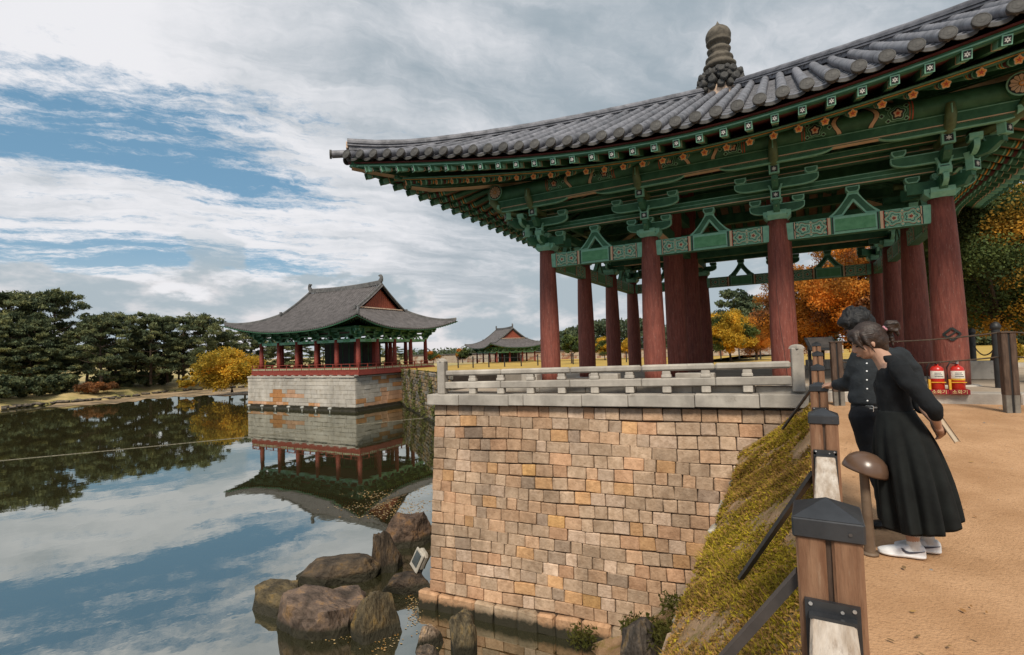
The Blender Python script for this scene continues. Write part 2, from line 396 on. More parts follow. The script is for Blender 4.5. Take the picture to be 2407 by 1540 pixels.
# finial at the apex
def finial():
    b = MB(); z0 = TA+.14
    b.lathe([(.55, z0-.75), (.55, z0-.1), (.50, z0+.0), (.46, z0+.10)], 20, mi=1)
    rg = random.Random(5)
    for ring, (rr, zz, n, s_) in enumerate(((.62, z0-.10, 13, .12), (.70, z0+.06, 12, .13), (.60, z0+.20, 13, .11), (.66, z0+.34, 11, .12), (.52, z0+.46, 12, .09))):
        for i in range(n):
            g = 2*PI*(i+.5*(ring % 2))/n; d = Vector((math.cos(g), math.sin(g), 0))
            b.tube([d*(rr-.28)+Vector((0, 0, zz)), d*(rr-.04)+Vector((0, 0, zz+.0)), d*(rr+.06)+Vector((0, 0, zz+.03)), d*(rr+.07)+Vector((0, 0, zz+.03))], [s_*.9, s_, s_*.9, s_*.6], n=8, mi=2)
    b.lathe([(.30, z0+.1), (.52, z0+.30), (.60, z0+.36), (.50, z0+.42), (.42, z0+.60), (.36, z0+.66)], 20, mi=2)
    b.lathe([(.36, z0+.62), (.50, z0+.68), (.52, z0+.76), (.42, z0+.84), (.40, z0+.92), (.44, z0+.96), (.43, z0+1.02), (.33, z0+1.10), (.30, z0+1.18), (.36, z0+1.24), (.38, z0+1.31),
             (.29, z0+1.38), (.25, z0+1.44), (.32, z0+1.49), (.385, z0+1.54), (.395, z0+1.58), (.35, z0+1.61), (.395, z0+1.68), (.405, z0+1.78), (.385, z0+1.88), (.33, z0+1.98), (.235, z0+2.07), (.12, z0+2.15), (.05, z0+2.22), (.005, z0+2.32)], 24, mi=0)
    return b.build('finial', ['finial_stone', 'mortar', 'tile_end'], P1)
finial()

# eave construction, one side, rotated to the other three
SQ_OFF, RD_OFF = .16, .86
def sq_end(u):
    w = W_e(u, SQ_OFF); return Vector((u, -w, 5.13+lift(u, W_e(u))))
def rd_end(u):
    w = W_e(u, RD_OFF); return Vector((u, -w, 5.07+lift(u, W_e(u))*.84))
def pivot(u, ins):
    c = 4.1
    return Vector((max(-c, min(c, u)), -ins, 0))
def sq_line(u):
    e = sq_end(u); d = (pivot(u, 3.4 if abs(u) > 4.1 else 3.4)-e); d.z = 0; d.normalize()
    ln = min(1.55, max(.5, (abs(e.y)-abs(u))*1.2+.45)) if abs(u) > 6.4 else 1.55
    return e, e+d*ln+Vector((0, 0, ln*.27))
def rd_line(u):
    e = rd_end(u); p = pivot(u, 3.3); d = p-e; d.z = 0; ln = d.length; d.normalize()
    ln2 = ln if abs(u) <= 4.1 else ln*.97
    return e, e+d*ln2+Vector((0, 0, (6.78-e.z) if abs(u) > 4.1 else ln2*.435))
sq_us = [(i+.5)*.452 for i in range(-19, 19) if abs((i+.5)*.452) < 8.2]
rd_us = [(i+.5)*.440 for i in range(-18, 18) if abs((i+.5)*.440) < 7.35]
def star(n, r0, r1, m=1):
    return [((r1 if j % 2 else r0)*math.cos(PI*j/n+PI/2), (r1 if j % 2 else r0)*math.sin(PI*j/n+PI/2)) for j in range(2*n)]
def petals(n, r, amp, seg=6, ph=PI/2, cx=0, cy_=0, sx=1., sy_=1.):
    return [(cx+sx*r*(1+amp*math.cos(n*g))*math.cos(g+ph), cy_+sy_*r*(1+amp*math.cos(n*g))*math.sin(g+ph)) for g in [2*PI*j/(n*seg) for j in range(n*seg)]]
def frame_of(p0, p1):
    y = (Vector(p1)-Vector(p0)).normalized(); x = y.cross(Vector((0, 0, 1))).normalized(); z = x.cross(y)
    return Matrix((x, y, z)).transposed()
def rafter_sq():
    # unit mesh along +Y (length 1.55), painted end at y=0
    b = MB(); h, l = .065, 1.55
    b.box((0, l/2, 0), (.115, l, .135), 0)
    b.box((0, .19, -.005), (.121, .16, .137), 2); b.box((0, .30, -.0055), (.122, .03, .138), 3)
    b.box((0, -.004, 0), (.135, .012, .150), 1); b.box((0, -.013, 0), (.098, .008, .11), 4)
    b.prism(petals(6, .033, .34, 5), -.019, -.0175, lambda x, z, d: Vector((x, d, z)), 5); b.prism(petals(6, .010, 0, 2), -.022, -.019, lambda x, z, d: Vector((x, d, z)), 4)
    return b.mesh('square_rafter', ['green', 'mint', 'mint', 'cream', 'black_paint', 'white_paint'])
def rafter_rd(l):
    b = MB(); b.tube([(0, 0, 0), (0, .12, 0), (0, l, 0)], [.072, .078, .088], n=12, mi=0, upv=(0, 0, 1))
    for a, c, m in ((.10, .13, 2), (.17, .24, 4), (.26, .28, 2), (.31, .34, 3), (.38, .41, 2)): b.tube([(0, a, 0), (0, c, 0)], [.0815, .0825], n=12, mi=m)
    f = lambda x, z, d: Vector((x, d, z))
    b.prism(petals(5, .066, .16, 6), -.008, .0, f, 5); b.prism(petals(5, .055, .16, 6), -.012, -.008, f, 3)
    b.prism(star(5, .046, .019), -.016, -.012, f, 6)
    return b.mesh('round_rafter', ['green', 'mint', 'mint', 'orange_paint', 'dark_red', 'cream', 'red_paint'])
sqm = rafter_sq(); rdm = {}
for k in range(4):
    KR = Matrix.Rotation(k*PI/2, 4, 'Z')
    for u in sq_us:
        e, f = sq_line(u); o = put('square_rafter', sqm, P1)
        o.matrix_local = KR @ (Matrix.Translation(e) @ frame_of(e, f).to_4x4() @ Matrix.Diagonal((1, (f-e).length/1.55 if (f-e).length < 1.5 else 1, 1, 1)))
    for u in rd_us:
        e, f = rd_line(u); l = round((f-e).length, 1)
        if l not in rdm: rdm[l] = rafter_rd(l)
        o = put('round_rafter', rdm[l], P1); o.matrix_local = KR @ (Matrix.Translation(e) @ frame_of(e, f).to_4x4())
def eave_trim():
    b1, b2, b3, b4 = MB(), MB(), MB(), MB()
    N_ = 48
    def sweep(b, fn, umax, boxes):
        uu_ = [umax*(-1+2*i/N_) for i in range(N_+1)]
        for (dw0, dw1, dz0, dz1, mi) in boxes:
            vs = []
            for u in uu_:
                p = fn(u)
                for dw, dz in ((dw0, dz0), (dw1, dz0), (dw1, dz1), (dw0, dz1)): vs.append(p+Vector((0, -dw, dz)))
            n4 = [(4*j+a, 4*j+4+a, 4*j+4+(a+1) % 4, 4*j+(a+1) % 4) for j in range(N_) for a in range(4)]
            b.add(vs, n4+[(0, 1, 2, 3), tuple(4*N_+a for a in (3, 2, 1, 0))], mi)
    sweep(b1, sq_end, 8.38, [(-.12, -.02, .078, .17, 0), (-.018, .0, .10, .125, 1)])
    sweep(b1, sq_end, 8.38, [(-.14, .03, .172, .205, 2)])
    sweep(b2, rd_end, 7.62, [(-.13, -.01, .085, .165, 0), (-.009, .003, .12, .145, 1), (-.0105, -.006, .086, .105, 3)])
    # boards closing the rafter gaps: a sheet just over each tier
    def sheet(b, line, us_, dz, mi, back=.0):
        A, B_ = [], []
        for u in us_:
            e, f = line(u); A.append(e+(f-e)*.03+Vector((0, 0, dz))); B_.append(f+Vector((0, 0, dz)))
        b.strip(A, B_, mi); b.strip([p+Vector((0, 0, .03)) for p in B_], [p+Vector((0, 0, .03)) for p in A], mi)
    fine = [8.3*(-1+2*i/60) for i in range(61)]
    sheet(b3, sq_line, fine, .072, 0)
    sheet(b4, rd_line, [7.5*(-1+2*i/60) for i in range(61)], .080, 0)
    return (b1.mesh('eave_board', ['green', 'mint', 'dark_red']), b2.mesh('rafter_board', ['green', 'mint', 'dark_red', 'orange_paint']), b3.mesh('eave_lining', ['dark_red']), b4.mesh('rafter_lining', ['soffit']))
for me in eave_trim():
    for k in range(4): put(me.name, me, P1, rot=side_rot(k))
def hip_beams():
    b = MB()
    def beam(ds, zf, hw, h, endc):
        vs = []; n = len(ds)
        for j, d in enumerate(ds):
            z = zf(d)
            for su, sz in ((-1, -h), (1, -h), (1, 0), (-1, 0)): vs.append(Vector((d+su*hw*.7071, -d+su*hw*.7071, z+sz)))
        b.add(vs, [(4*j+a, 4*j+4+a, 4*j+4+(a+1) % 4, 4*j+(a+1) % 4) for j in range(n-1) for a in (1, 2, 3)], 0)
        b.add(vs, [(4*j, 4*j+4, 4*j+5, 4*j+1) for j in range(n-1)], 1)
        b.add(vs[-4:], [(0, 1, 2, 3)], 2); b.add(vs[:4], [(3, 2, 1, 0)], 0)
        # side line
        for sgn in (-1, 1):
            A = [Vector((d+sgn*(hw+.003)*.7071, -d+sgn*(hw+.003)*.7071, zf(d)-h+.03)) for d in ds]; B_ = [p+Vector((0, 0, .025)) for p in A]
            b.strip(A, B_, 3)
            b.strip(B_, A, 3)
    ds = [4.0+(7.25-4.0)*i/8 for i in range(9)]; beam(ds, lambda d: 5.78+1.0*max(0, (6.9-d)/2.9)**1.0*.62+.05*max(0, d-6)**2, .15, .36, 0)
    ds = [6.2+(8.35-6.2)*i/8 for i in range(9)]; beam(ds, lambda d: 5.98+.06*(d-6.2)**2-.03*(d-6.2)+.0, .13, .27, 0)
    return b.mesh('hip_beam', ['green', 'cream', 'olive_paint', 'mint'])
hb = hip_beams()
for k in range(4): put('hip_beam', hb, P1, rot=side_rot(k))

# columns
def column_mesh(r, h, taper=True):
    b = MB(); prof = []
    for i in range(15):
        t = i/14; q = 1-.02*(abs(t-.22)/.2)**2 if t < .22 else 1-.25*((t-.22)/.78)**1.7
        prof.append((r*(q if taper else 1), h*t))
    b.lathe(prof, 28, mi=0); return b.mesh('column', ['red_wood'])
colm = column_mesh(.285, CT)
grid = [-4.5, -1.5, 1.5, 4.5]
base_m = MB(); base_m.lathe([(.46, -.16), (.46, -.03), (.40, .0)], 20, mi=0); base_m = base_m.mesh('column_base', ['granite'])
rgc = random.Random(3)
for i, x in enumerate(grid):
    for j, y in enumerate(grid):
        if i in (0, 3) or j in (0, 3): c = put('column', colm, P1, loc=(x, y, 0), rot=(0, 0, rgc.uniform(0, 6)))
        else: c = put('column', column_mesh(.30, 6.9, False) if (i, j) == (1, 1) else innerm, P1, loc=(x, y, 0), rot=(0, 0, rgc.uniform(0, 6)))
        if (i, j) == (1, 1): innerm = c.data
        put('column_base', base_m, P1, loc=(x, y, .0))

# head beam with its painted pattern
F0 = lambda yy: (lambda x, z, d: Vector((x, yy-d, z)))
def head_beam():
    b = MB(); L_ = 3.0-.36; h = .40; z0 = CT-.50; th = .22
    b.box((0, 0, z0+h/2), (L_, th, h), 0)
    for sgn in (1, -1):
        f = (lambda x, z, d, sgn=sgn: Vector((x, -sgn*(th/2+d), z)))
        def rect(x0, x1, a, c, lv, mi): b.prism([(x0, a), (x1, a), (x1, c), (x0, c)][::sgn], .0, .004*lv, f, mi)
        zb, zt = z0, z0+h
        rect(-L_/2, L_/2, zb+.004, zt-.004, 1, 5)
        rect(-L_/2, L_/2, zb+.03, zb+.045, 2, 1); rect(-L_/2, L_/2, zt-.045, zt-.03, 2, 1)
        rect(-.40, .40, zb+.045, zt-.04, 3, 1); rect(-.37, .37, zb+.065, zt-.065, 4, 2); rect(-.385, .385, zb+.056, zb+.062, 5, 3)
        for q in (-1, 1):
            for xa, xb, mi in ((.40, .425, 3), (.425, .455, 0), (.455, .505, 4), (.505, .52, 6), (.52, .54, 3), (1.13, 1.145, 3), (1.145, 1.165, 4), (1.165, 1.185, 3)):
                xs = sorted((q*xa, q*xb)); rect(xs[0], xs[1], zb+.012, zt-.012, 3, mi)
            xs = sorted((q*1.185, q*L_/2)); rect(xs[0], xs[1], zb+.02, zt-.02, 3, 1)
            rect(*sorted((q*.54, q*1.13)), zb+.03, zt-.03, 3, 7)
            zc = (zb+zt)/2
            for cx, s_, ph in ((.69, 1, PI if q > 0 else 0), (.98, 1, 0 if q > 0 else PI)):
                for r, am, lv, mi in ((.160, .15, 4, 3), (.146, .15, 5, 4), (.134, .15, 6, 1), (.096, .2, 7, 3), (.082, .2, 8, 1), (.050, .22, 9, 4), (.030, .1, 10, 3), (.018, 0, 11, 6)):
                    b.prism(petals(5, r, am, 6, ph, q*cx, zc)[::sgn], 0, .003*lv, f, mi)
            for cx, cz in ((.57, .07), (.57, .33), (.835, .06), (.835, .34), (1.10, .07), (1.10, .33), (.835, .2)):
                for r, lv, mi in ((.048, 4, 3), (.040, 5, 1), (.018, 6, 4)): b.prism(petals(4, r, .1, 4, 0, q*cx, zb+cz)[::sgn], 0, .003*lv, f, mi)
    return b.mesh('head_beam', ['green', 'mint', 'green_panel', 'black_paint', 'cream', 'mint', 'red_paint', 'mint2'])
hbm = head_beam()
# inverted-V strut on the beam
def v_strut():
    b = MB(); z0 = CT-.10; t = .10
    outer = [(-.47, z0), (-.47, z0+.03), (-.38, z0+.10), (-.27, z0+.22), (-.18, z0+.34), (-.11, z0+.46), (-.11, z0+.50), (.11, z0+.50), (.11, z0+.46), (.18, z0+.34), (.27, z0+.22), (.38, z0+.10), (.47, z0+.03), (.47, z0)]
    tri = [(-.22, z0), (0, z0+.30), (.22, z0)]
    def leg(sg, o_, m, d, mi):
        q = [(-.47, z0), (-.47, z0+.03), (-.38, z0+.10), (-.27, z0+.22), (-.18, z0+.34), (-.11, z0+.46), (-.11, z0+.50), (0, z0+.50), (0, z0+.30), (-.22, z0)]
        if m: q = [(-.40, z0+.03), (-.33, z0+.10), (-.24, z0+.21), (-.15, z0+.34), (-.075, z0+.45), (-.0, z0+.46), (0, z0+.36), (-.02, z0+.35), (-.23, z0+.045)]
        q = [(x*sg, z) for x, z in q]
        if sg < 0: q = q[::-1]
        b.prism(q, -d, d, lambda x, z, w: Vector((x, w, z)), mi)
    for sg in (1, -1): leg(sg, 0, 0, t*.6, 0); leg(sg, 0, 1, t*.6+.005, 1)
    soro(b, 0, 0, z0+.50, .26, .14)
    return b.mesh('strut', ['mint', 'green'])
def soro(b, x, y, z, w=.24, h=.13, d=.20):
    q = [(-w*.33, 0), (w*.33, 0), (w/2, h*.45), (w/2, h), (-w/2, h), (-w/2, h*.45)]
    b.prism([(x+a, z+c) for a, c in q], y-d/2, y+d/2, lambda a, c, e: Vector((a, e, c)), 0)
    q2 = [(-w*.27, h*.16), (w*.27, h*.16), (w*.40, h*.5), (w*.40, h*.84), (-w*.40, h*.84), (-w*.40, h*.5)]
    b.prism([(x+a, z+c) for a, c in q2], y-d/2-.005, y+d/2+.005, lambda a, c, e: Vector((a, e, c)), 1)
def boat(b, L_, h, y, z, t=.09, cut=.30, m=.020):
    def pr(L1, h1, z1, cu):
        n = 7; r = [(-L1/2+cu*(1-math.cos(g)), z1+h1*.62*(1-math.sin(g))) for g in np.linspace(0, PI/2, n)]
        left = [(-L1/2, z1+h1)]+[(-L1/2, z1+h1*.62)]+r[1:]
        right = [(-a, c) for a, c in left[::-1]]
        return (left+right)[::-1]
    b.prism(pr(L_, h, z, cut), y-t/2, y+t/2, lambda a, c, e: Vector((a, e, c)), 0)
    b.prism(pr(L_-2*m, h-2*m, z+m, cut-m), y-t/2-.005, y+t/2+.005, lambda a, c, e: Vector((a, e, c)), 1)
st_m = v_strut()

# bracket set over a column (outward is -Y), with its pieces as sub-parts
Z0 = CT
def bracket_meshes():
    R = {}
    b = MB()   # capital
    q = [(-.20, 0), (.20, 0), (.29, .10), (.29, .20), (-.29, .20), (-.29, .10)]
    b.prism(q, -.20, .20, lambda a, c, e: Vector((a, e, c)), 0); b.prism([(a, c) for a, c in q], -.20, .20, lambda a, c, e: Vector((e*1.0, a, c)), 0)
    for a, r in ((-.17, .04), (-.06, .03), (.06, .03), (.17, .04)):
        b.prism(petals(4, r, .15, 4, 0, a, .10), -.212, -.2, lambda x, c, e: Vector((x, e, c)), 1); b.prism(petals(4, r*.4, .1, 4, 0, a, .10), -.216, -.212, lambda x, c, e: Vector((x, e, c)), 2)
    R['capital_block'] = b.mesh('capital_block', ['mint', 'green', 'orange_paint'])
    b = MB(); boat(b, 1.16, .22, 0, .18); R['bracket_arm'] = b.mesh('bracket_arm', ['mint', 'green'])
    b = MB(); soro(b, 0, 0, 0, .25, .13); R['bearing_block'] = b.mesh('bearing_block', ['mint', 'green'])
    b = MB(); boat(b, 1.72, .22, -.42, .66, cut=.34); R['outer_arm'] = b.mesh('bracket_arm', ['mint', 'green'])
    b = MB(); boat(b, 2.25, .20, -.98, 1.08, cut=.42); R['eave_arm'] = b.mesh('bracket_arm', ['mint', 'green'])
    # projecting arms: curved tongues that carry a painted square end
    def tongue(y0, y1, z0, z1, nodez, nm):
        b = MB(); w = .065
        # side profile in (y, z): a beam that swells into an upturned end
        pr = [(.55, z0+.02), (y0, z0), (y0-.18, z0+.02), (y1+.03, z0+.16), (y1-.0, z1-.10), (y1, z1), (y1+.10, z1), (y0, z1), (.55, z1)]
        b.prism(pr, -w, w, lambda a, c, e: Vector((e, a, c)), 1)
        b.prism([(a*.0+a, c) for a, c in [(.50, z0+.05), (y0, z0+.03), (y0-.16, z0+.05), (y1+.07, z0+.18), (y1+.04, z1-.03), (.50, z1-.03)]], -w-.004, w+.004, lambda a, c, e: Vector((e, a, c)), 1)
        b.prism([(-.012, z0+.10), (.012, z0+.10), (.012, z1-.12), (-.012, z1-.12)], y1+.0, y1-.004, lambda a, c, e: Vector((a, e-.0, c)), 4)
        s_ = .105
        b.box((0, y1-.0, nodez), (2*s_, .10, .20), 0); b.box((0, y1-.053, nodez), (.14, .01, .13), 2)
        b.prism(petals(6, .036, .36, 5), y1-.062, y1-.058, lambda a, c, e: Vector((a, e, nodez+c)), 3)
        for sg in (-1, 1): b.prism([(sg*.06, nodez+.10), (sg*.10, nodez+.10), (sg*.15, nodez+.24), (sg*.11, nodez+.24)][::sg], y1-.05, y1+.05, lambda a, c, e: Vector((a, e, c)), 0)
        return b.mesh('projecting_arm', ['mint', 'green', 'black_paint', 'white_paint', 'olive_paint'])
    R['tongue1'] = tongue(-.18, -.46, .14, .40, .50, 1)
    R['tongue2'] = tongue(-.50, -.86, .62, .86, .98, 2)
    b = MB(); b.tube([(0, .3, 1.12), (0, -.70, 1.08), (0, -1.02, 1.16), (0, -1.16, 1.36), (0, -1.16, 1.56)], [.085, .09, .10, .095, .07], n=8, mi=0, upv=(1, 0, 0)); b.tube([(0, -1.06, 1.1), (0, -1.245, 1.35), (0, -1.235, 1.52)], [.014]*3, n=4, mi=1, upv=(1, 0, 0))
    R['tongue3'] = b.mesh('projecting_arm', ['olive_paint', 'mint'])
    return R
BR = bracket_meshes()
def bracket_set(x, y, k, corner=False):
    bs = put('bracket_set', BR['capital_block'], P1, loc=(x, y, Z0), rot=side_rot(k))
    def sub(key, nm, **kw): return put(nm, BR[key], bs, **kw)
    for q in range(2 if corner else 1):
        r = (0, 0, q*PI/2); Rz = Matrix.Rotation(q*PI/2, 3, 'Z')
        for key in ('bracket_arm', 'outer_arm', 'eave_arm'): sub(key, 'bracket_arm', rot=r)
        for p in ((-.45, 0, .40), (0, 0, .40), (.45, 0, .40), (-.72, -.42, .88), (.72, -.42, .88)): sub('bearing_block', 'bearing_block', loc=Rz @ Vector(p), rot=r)
        for t in ('tongue1', 'tongue2', 'tongue3'): sub(t, 'projecting_arm', rot=r)
    if corner:
        for t in ('tongue1', 'tongue2', 'tongue3'): sub(t, 'projecting_arm', rot=(0, 0, PI/4), scale=(1, 1.36, 1))
for k in range(4):
    R = Matrix.Rotation(k*PI/2, 4, 'Z')
    for j, x in enumerate((-1.5, 1.5, 4.5)):
        p = R @ Vector((x, -4.5, 0)); bracket_set(p.x, p.y, k, corner=(x == 4.5))
    for x in (-3, 0, 3):
        p = R @ Vector((x, -4.5, 0)); put('head_beam', hbm, P1, loc=p, rot=side_rot(k)); put('strut', st_m, P1, loc=p, rot=side_rot(k))

# long beams and the outer purlin with painted bands
def long_members():
    out = []
    b = MB(); L_ = 9.6
    b.box((0, -4.5, 4.50), (9.2, .16, .22), 0); b.box((0, -4.583, 4.50), (9.2, .004, .012), 1); b.box((0, -4.583, 4.595), (9.2, .005, .015), 1); b.box((0, -4.584, 4.41), (9.2, .006, .02), 2)
    b.box((0, -4.5, 5.02), (9.2, .14, .30), 0); b.box((0, -4.573, 4.90), (9.2, .004, .02), 2); b.box((0, -4.573, 5.13), (9.2, .004, .015), 1)
    b.box((0, -4.92, 4.99), (9.9, .10, .16), 0); b.box((0, -4.972, 4.93), (9.9, .004, .015), 2); b.box((0, -4.972, 5.05), (9.9, .004, .012), 1)
    out.append(('wall_beam', b.mesh('wall_beam', ['green', 'mint', 'cream'])))
    b = MB(); b.box((0, -5.47, 5.13), (11.0, .14, .24), 0); b.box((0, -5.543, 5.03), (11.0, .004, .02), 2); b.box((0, -5.543, 5.225), (11.0, .005, .014), 1); b.box((0, -5.45, 5.006), (11.0, .16, .006), 3)
    out.append(('purlin_board', b.mesh('purlin_board', ['green', 'mint', 'cream', 'cream'])))
    b = MB(); R = .20; zc = 5.44
    b.tube([(-5.75, -5.47, zc), (5.75, -5.47, zc)], R, n=24, mi=0)
    fl = lambda x, a, d: Vector((x, -5.47-(R+d)*math.cos(a/R), zc+(R+d)*math.sin(a/R)))
    def band(x0, x1, a0, a1, lv, mi):
        n = 8
        for i in range(n):
            b.prism([(x0, a0+(a1-a0)*i/n), (x1, a0+(a1-a0)*i/n), (x1, a0+(a1-a0)*(i+1)/n), (x0, a0+(a1-a0)*(i+1)/n)], 0, .003*lv, fl, mi)
    for c in (-4.5, -1.5, 1.5, 4.5):
        for q in (-1, 1):
            if abs(c+q*1.2) > 5.2: continue
            for xa, xb, mi in ((.55, .57, 2), (.57, .60, 0), (.60, .615, 2)): band(*sorted((c+q*xa, c+q*xb)), -.28, .2, 1, mi)
            for r, am, lv, mi in ((.155, .12, 2, 1), (.143, .12, 3, 0), (.115, .15, 4, 1), (.10, .15, 5, 3), (.062, .2, 6, 4), (.03, .2, 7, 2)):
                b.prism(petals(5, r, am, 6, PI/2, c+q*.80, -.05), 0, .003*lv, fl, mi)
            for (cx, cz) in ((.66, -.17), (.66, .08), (.95, -.17), (.95, .08), (1.06, -.05)):
                b.prism(petals(4, .045, .12, 4, 0, c+q*cx, cz), 0, .006, fl, 1); b.prism(petals(4, .026, .12, 4, 0, c+q*cx, cz), 0, .009, fl, 3)
            n = 8
            for i in range(n):
                a0, a1 = -.27+.46*i/n, -.27+.46*(i+1)/n; w0 = .05*math.sin((i/n)*2*PI+1); w1 = .05*math.sin(((i+1)/n)*2*PI+1)
                for xo, wd, lv, mi in ((1.13, .105, 2, 3), (1.145, .075, 3, 4)):
                    qd = [(c+q*(xo+w0), a0), (c+q*(xo+wd+w0), a0), (c+q*(xo+wd+w1), a1), (c+q*(xo+w1), a1)]
                    b.prism(qd if q > 0 else qd[::-1], 0, .003*lv, fl, mi)
    for sg in (-1, 1):   # flower discs on the purlin ends
        f = lambda a, c, d: Vector((sg*(5.75+d), -5.47+a, zc+c))
        b.prism(petals(1, .215, 0, 24), 0, .012, f, 1); b.prism(petals(1, .19, 0, 24), .0, .016, f, 3)
        for i in range(12):
            g = 2*PI*i/12; ca, sa = math.cos(g), math.sin(g)
            q = [(.05, -.010), (.15, -.034), (.175, 0), (.15, .034), (.05, .010)]
            b.prism([(x*ca-y*sa, x*sa+y*ca) for x, y in q], 0, .020, f, 4)
        b.prism(petals(1, .045, 0, 12), 0, .026, f, 5); b.prism(petals(6, .028, .2, 4), 0, .03, f, 4)
    out.append(('outer_purlin', b.mesh('outer_purlin', ['green', 'mint', 'red_paint', 'black_paint', 'cream', 'orange_paint'])))
    # inner frame: big tie beams from the outer to the inner columns, upper beams, inner purlins
    b = MB()
    for x in (-1.5, 1.5): b.box((x, -3.0, 4.32), (.26, 2.9, .34), 0); b.box((x, -3.0, 4.148), (.22, 2.8, .006), 2)
    b.box((0, -1.5, 5.4), (3.2, .22, .34), 0); b.box((0, -1.5, 4.25), (2.4, .2, .30), 0); b.box((0, -1.613, 5.3), (3.0, .004, .02), 1)
    b.box((0, -1.5, 6.6), (3.4, .20, .3), 0)
    for x in (-1.5, 1.5): b.box((x, -3.2, 5.55), (.2, 2.7, .26), 0)
    b.tube([(-3.4, -3.1, 6.42), (3.4, -3.1, 6.42)], .17, n=14, mi=0)
    out.append(('tie_beam', b.mesh('tie_beam', ['green', 'mint', 'cream'])))
    return out
for nm, me in long_members():
    for k in range(4): put(nm, me, P1, rot=side_rot(k))
# inner ceiling and rafter ends wall that close the roof space
b = MB(); b.box((0, 0, 6.86), (6.8, 6.8, .05), 0)
for i in range(-7, 8): b.box((i*.45, 0, 6.82), (.05, 6.7, .06), 1); b.box((0, i*.45, 6.817), (6.7, .05, .05), 1)
b.build('ceiling', ['dark_red', 'green'], P1)
# sheet under the tiles
def underlay():
    b = MB(); n = 10; m = 24
    rows = []
    for i in range(n+1):
        t = .02+.955*i/n; row = []
        for j in range(m+1):
            s_ = -1+2*j/m; w = t*M_(s_); u = s_*w; row.append(Vector((u, -w, tz(u, w)-.06)))
        rows.append(row)
    for i in range(n): b.strip(rows[i], rows[i+1], 0, True)
    return b.mesh('roof_bed', ['tile_end'])
um = underlay()
for k in range(4): put('roof_bed', um, P1, rot=side_rot(k))
# black diamond emblem on the right front column
def emblem():
    b = MB(); R = .2875; cz = 1.02; phi0 = math.atan2(-13.42, -2.85)+.12
    fl = lambda a, c, d: Vector((4.5+(R+d)*math.cos(phi0+a/R), -4.5+(R+d)*math.sin(phi0+a/R), cz+c))
    def bar(p, q, w):
        n = 6; p = Vector(p); q = Vector(q); t = (q-p).normalized(); s_ = Vector((-t.y, t.x))*w/2
        for i in range(n):
            a = p+(q-p)*i/n; c = p+(q-p)*(i+1)/n
            b.prism([tuple(a-s_), tuple(c-s_), tuple(c+s_), tuple(a+s_)], .0, .022, fl, 0)
    h, v = .135, .125
    A, B_, C_, D_ = (-h, 0), (0, -v), (h, 0), (0, v)
    for p, q in ((A, B_), (B_, C_), (C_, D_), (D_, A)): bar(p, q, .038)
    bar((-.072, -.06), (.072, .06), .022)
    b.build('emblem', ['black_paint'], P1)
emblem()
def crack():
    b = MB(); phi0 = math.atan2(-13.42, -.15)-.15
    P_ = [(-.05, 3.0), (-.045, 2.6), (-.06, 2.2), (-.035, 1.8), (-.02, 1.4), (.02, 1.0), (.055, .55), (.08, .1)]
    for (a0, z0), (a1, z1) in zip(P_, P_[1:]):
        def pt(a, z, w, d):
            t = z/CT; r = .285*(1-.25*max(0, (t-.22)/.78)**1.7)+d; g = phi0+(a+w)/.28; return Vector((1.5+r*math.cos(g), -4.5+r*math.sin(g), z))
        w0, w1 = .002+.004*(1-z0/3.2), .002+.004*(1-z1/3.2)
        b.add([pt(a0, z0, -w0, .0015), pt(a0, z0, w0, .0015), pt(a1, z1, w1, .0015), pt(a1, z1, -w1, .0015)], [(0, 1, 2, 3), (3, 2, 1, 0)], 0)
    b.build('crack', ['black_paint'], P1)
crack()
# ------------------------------------------------------------------ terrace, stone wall and stone railing
E_ = Vector((.9965, .0837, 0)); N_o = Vector((.0837, -.9965, 0)); T0 = Vector((-8.85, 11.44, 0)); WATER = -5.45
def wpt(a, d, z): return T0+E_*a+N_o*d+Vector((0, 0, z))     # along, out, height
R3 = Matrix.Rotation(math.atan2(E_.y, E_.x), 3, 'Z')
wall = empty('stone_retaining_wall', wpt(0, 0, WATER), label='tall tan and grey block wall that drops from the stone railing into the pond', cat='wall')
WO = wpt(0, 0, WATER)
rg = random.Random(11)
PAL = [((.50, .33, .215), 30), ((.45, .345, .255), 28), ((.40, .31, .23), 20), ((.30, .25, .205), 7), ((.54, .31, .14), 7), ((.56, .44, .35), 9), ((.46, .27, .165), 10), ((.19, .165, .145), 2), ((.60, .34, .11), 2)]
def pick(rg, dark=0.):
    r = rg.uniform(0, sum(w for _, w in PAL))
    for c, w in PAL:
        r -= w
        if r <= 0: break
    v = rg.uniform(.80, 1.14)*1.27
    return tuple((x*.68+y*.32)*v for x, y in zip(c, (.55, .345, .215)))
BAT = .06
stones = []
zt_ = 0.0; nrow = 17; hh = (5.0)/nrow
for r in range(nrow):
    z1 = zt_-r*hh; z0 = z1-hh; a = -.02-(.12*(-z0)/5.0); a_end = 9.35
    while a < a_end:
        w = rg.uniform(.27, .50) if rg.random() > .12 else rg.uniform(.48, .62)
        if a+w > a_end-.15: w = a_end-a
        stones.append((a, w, z0, z1)); a += w
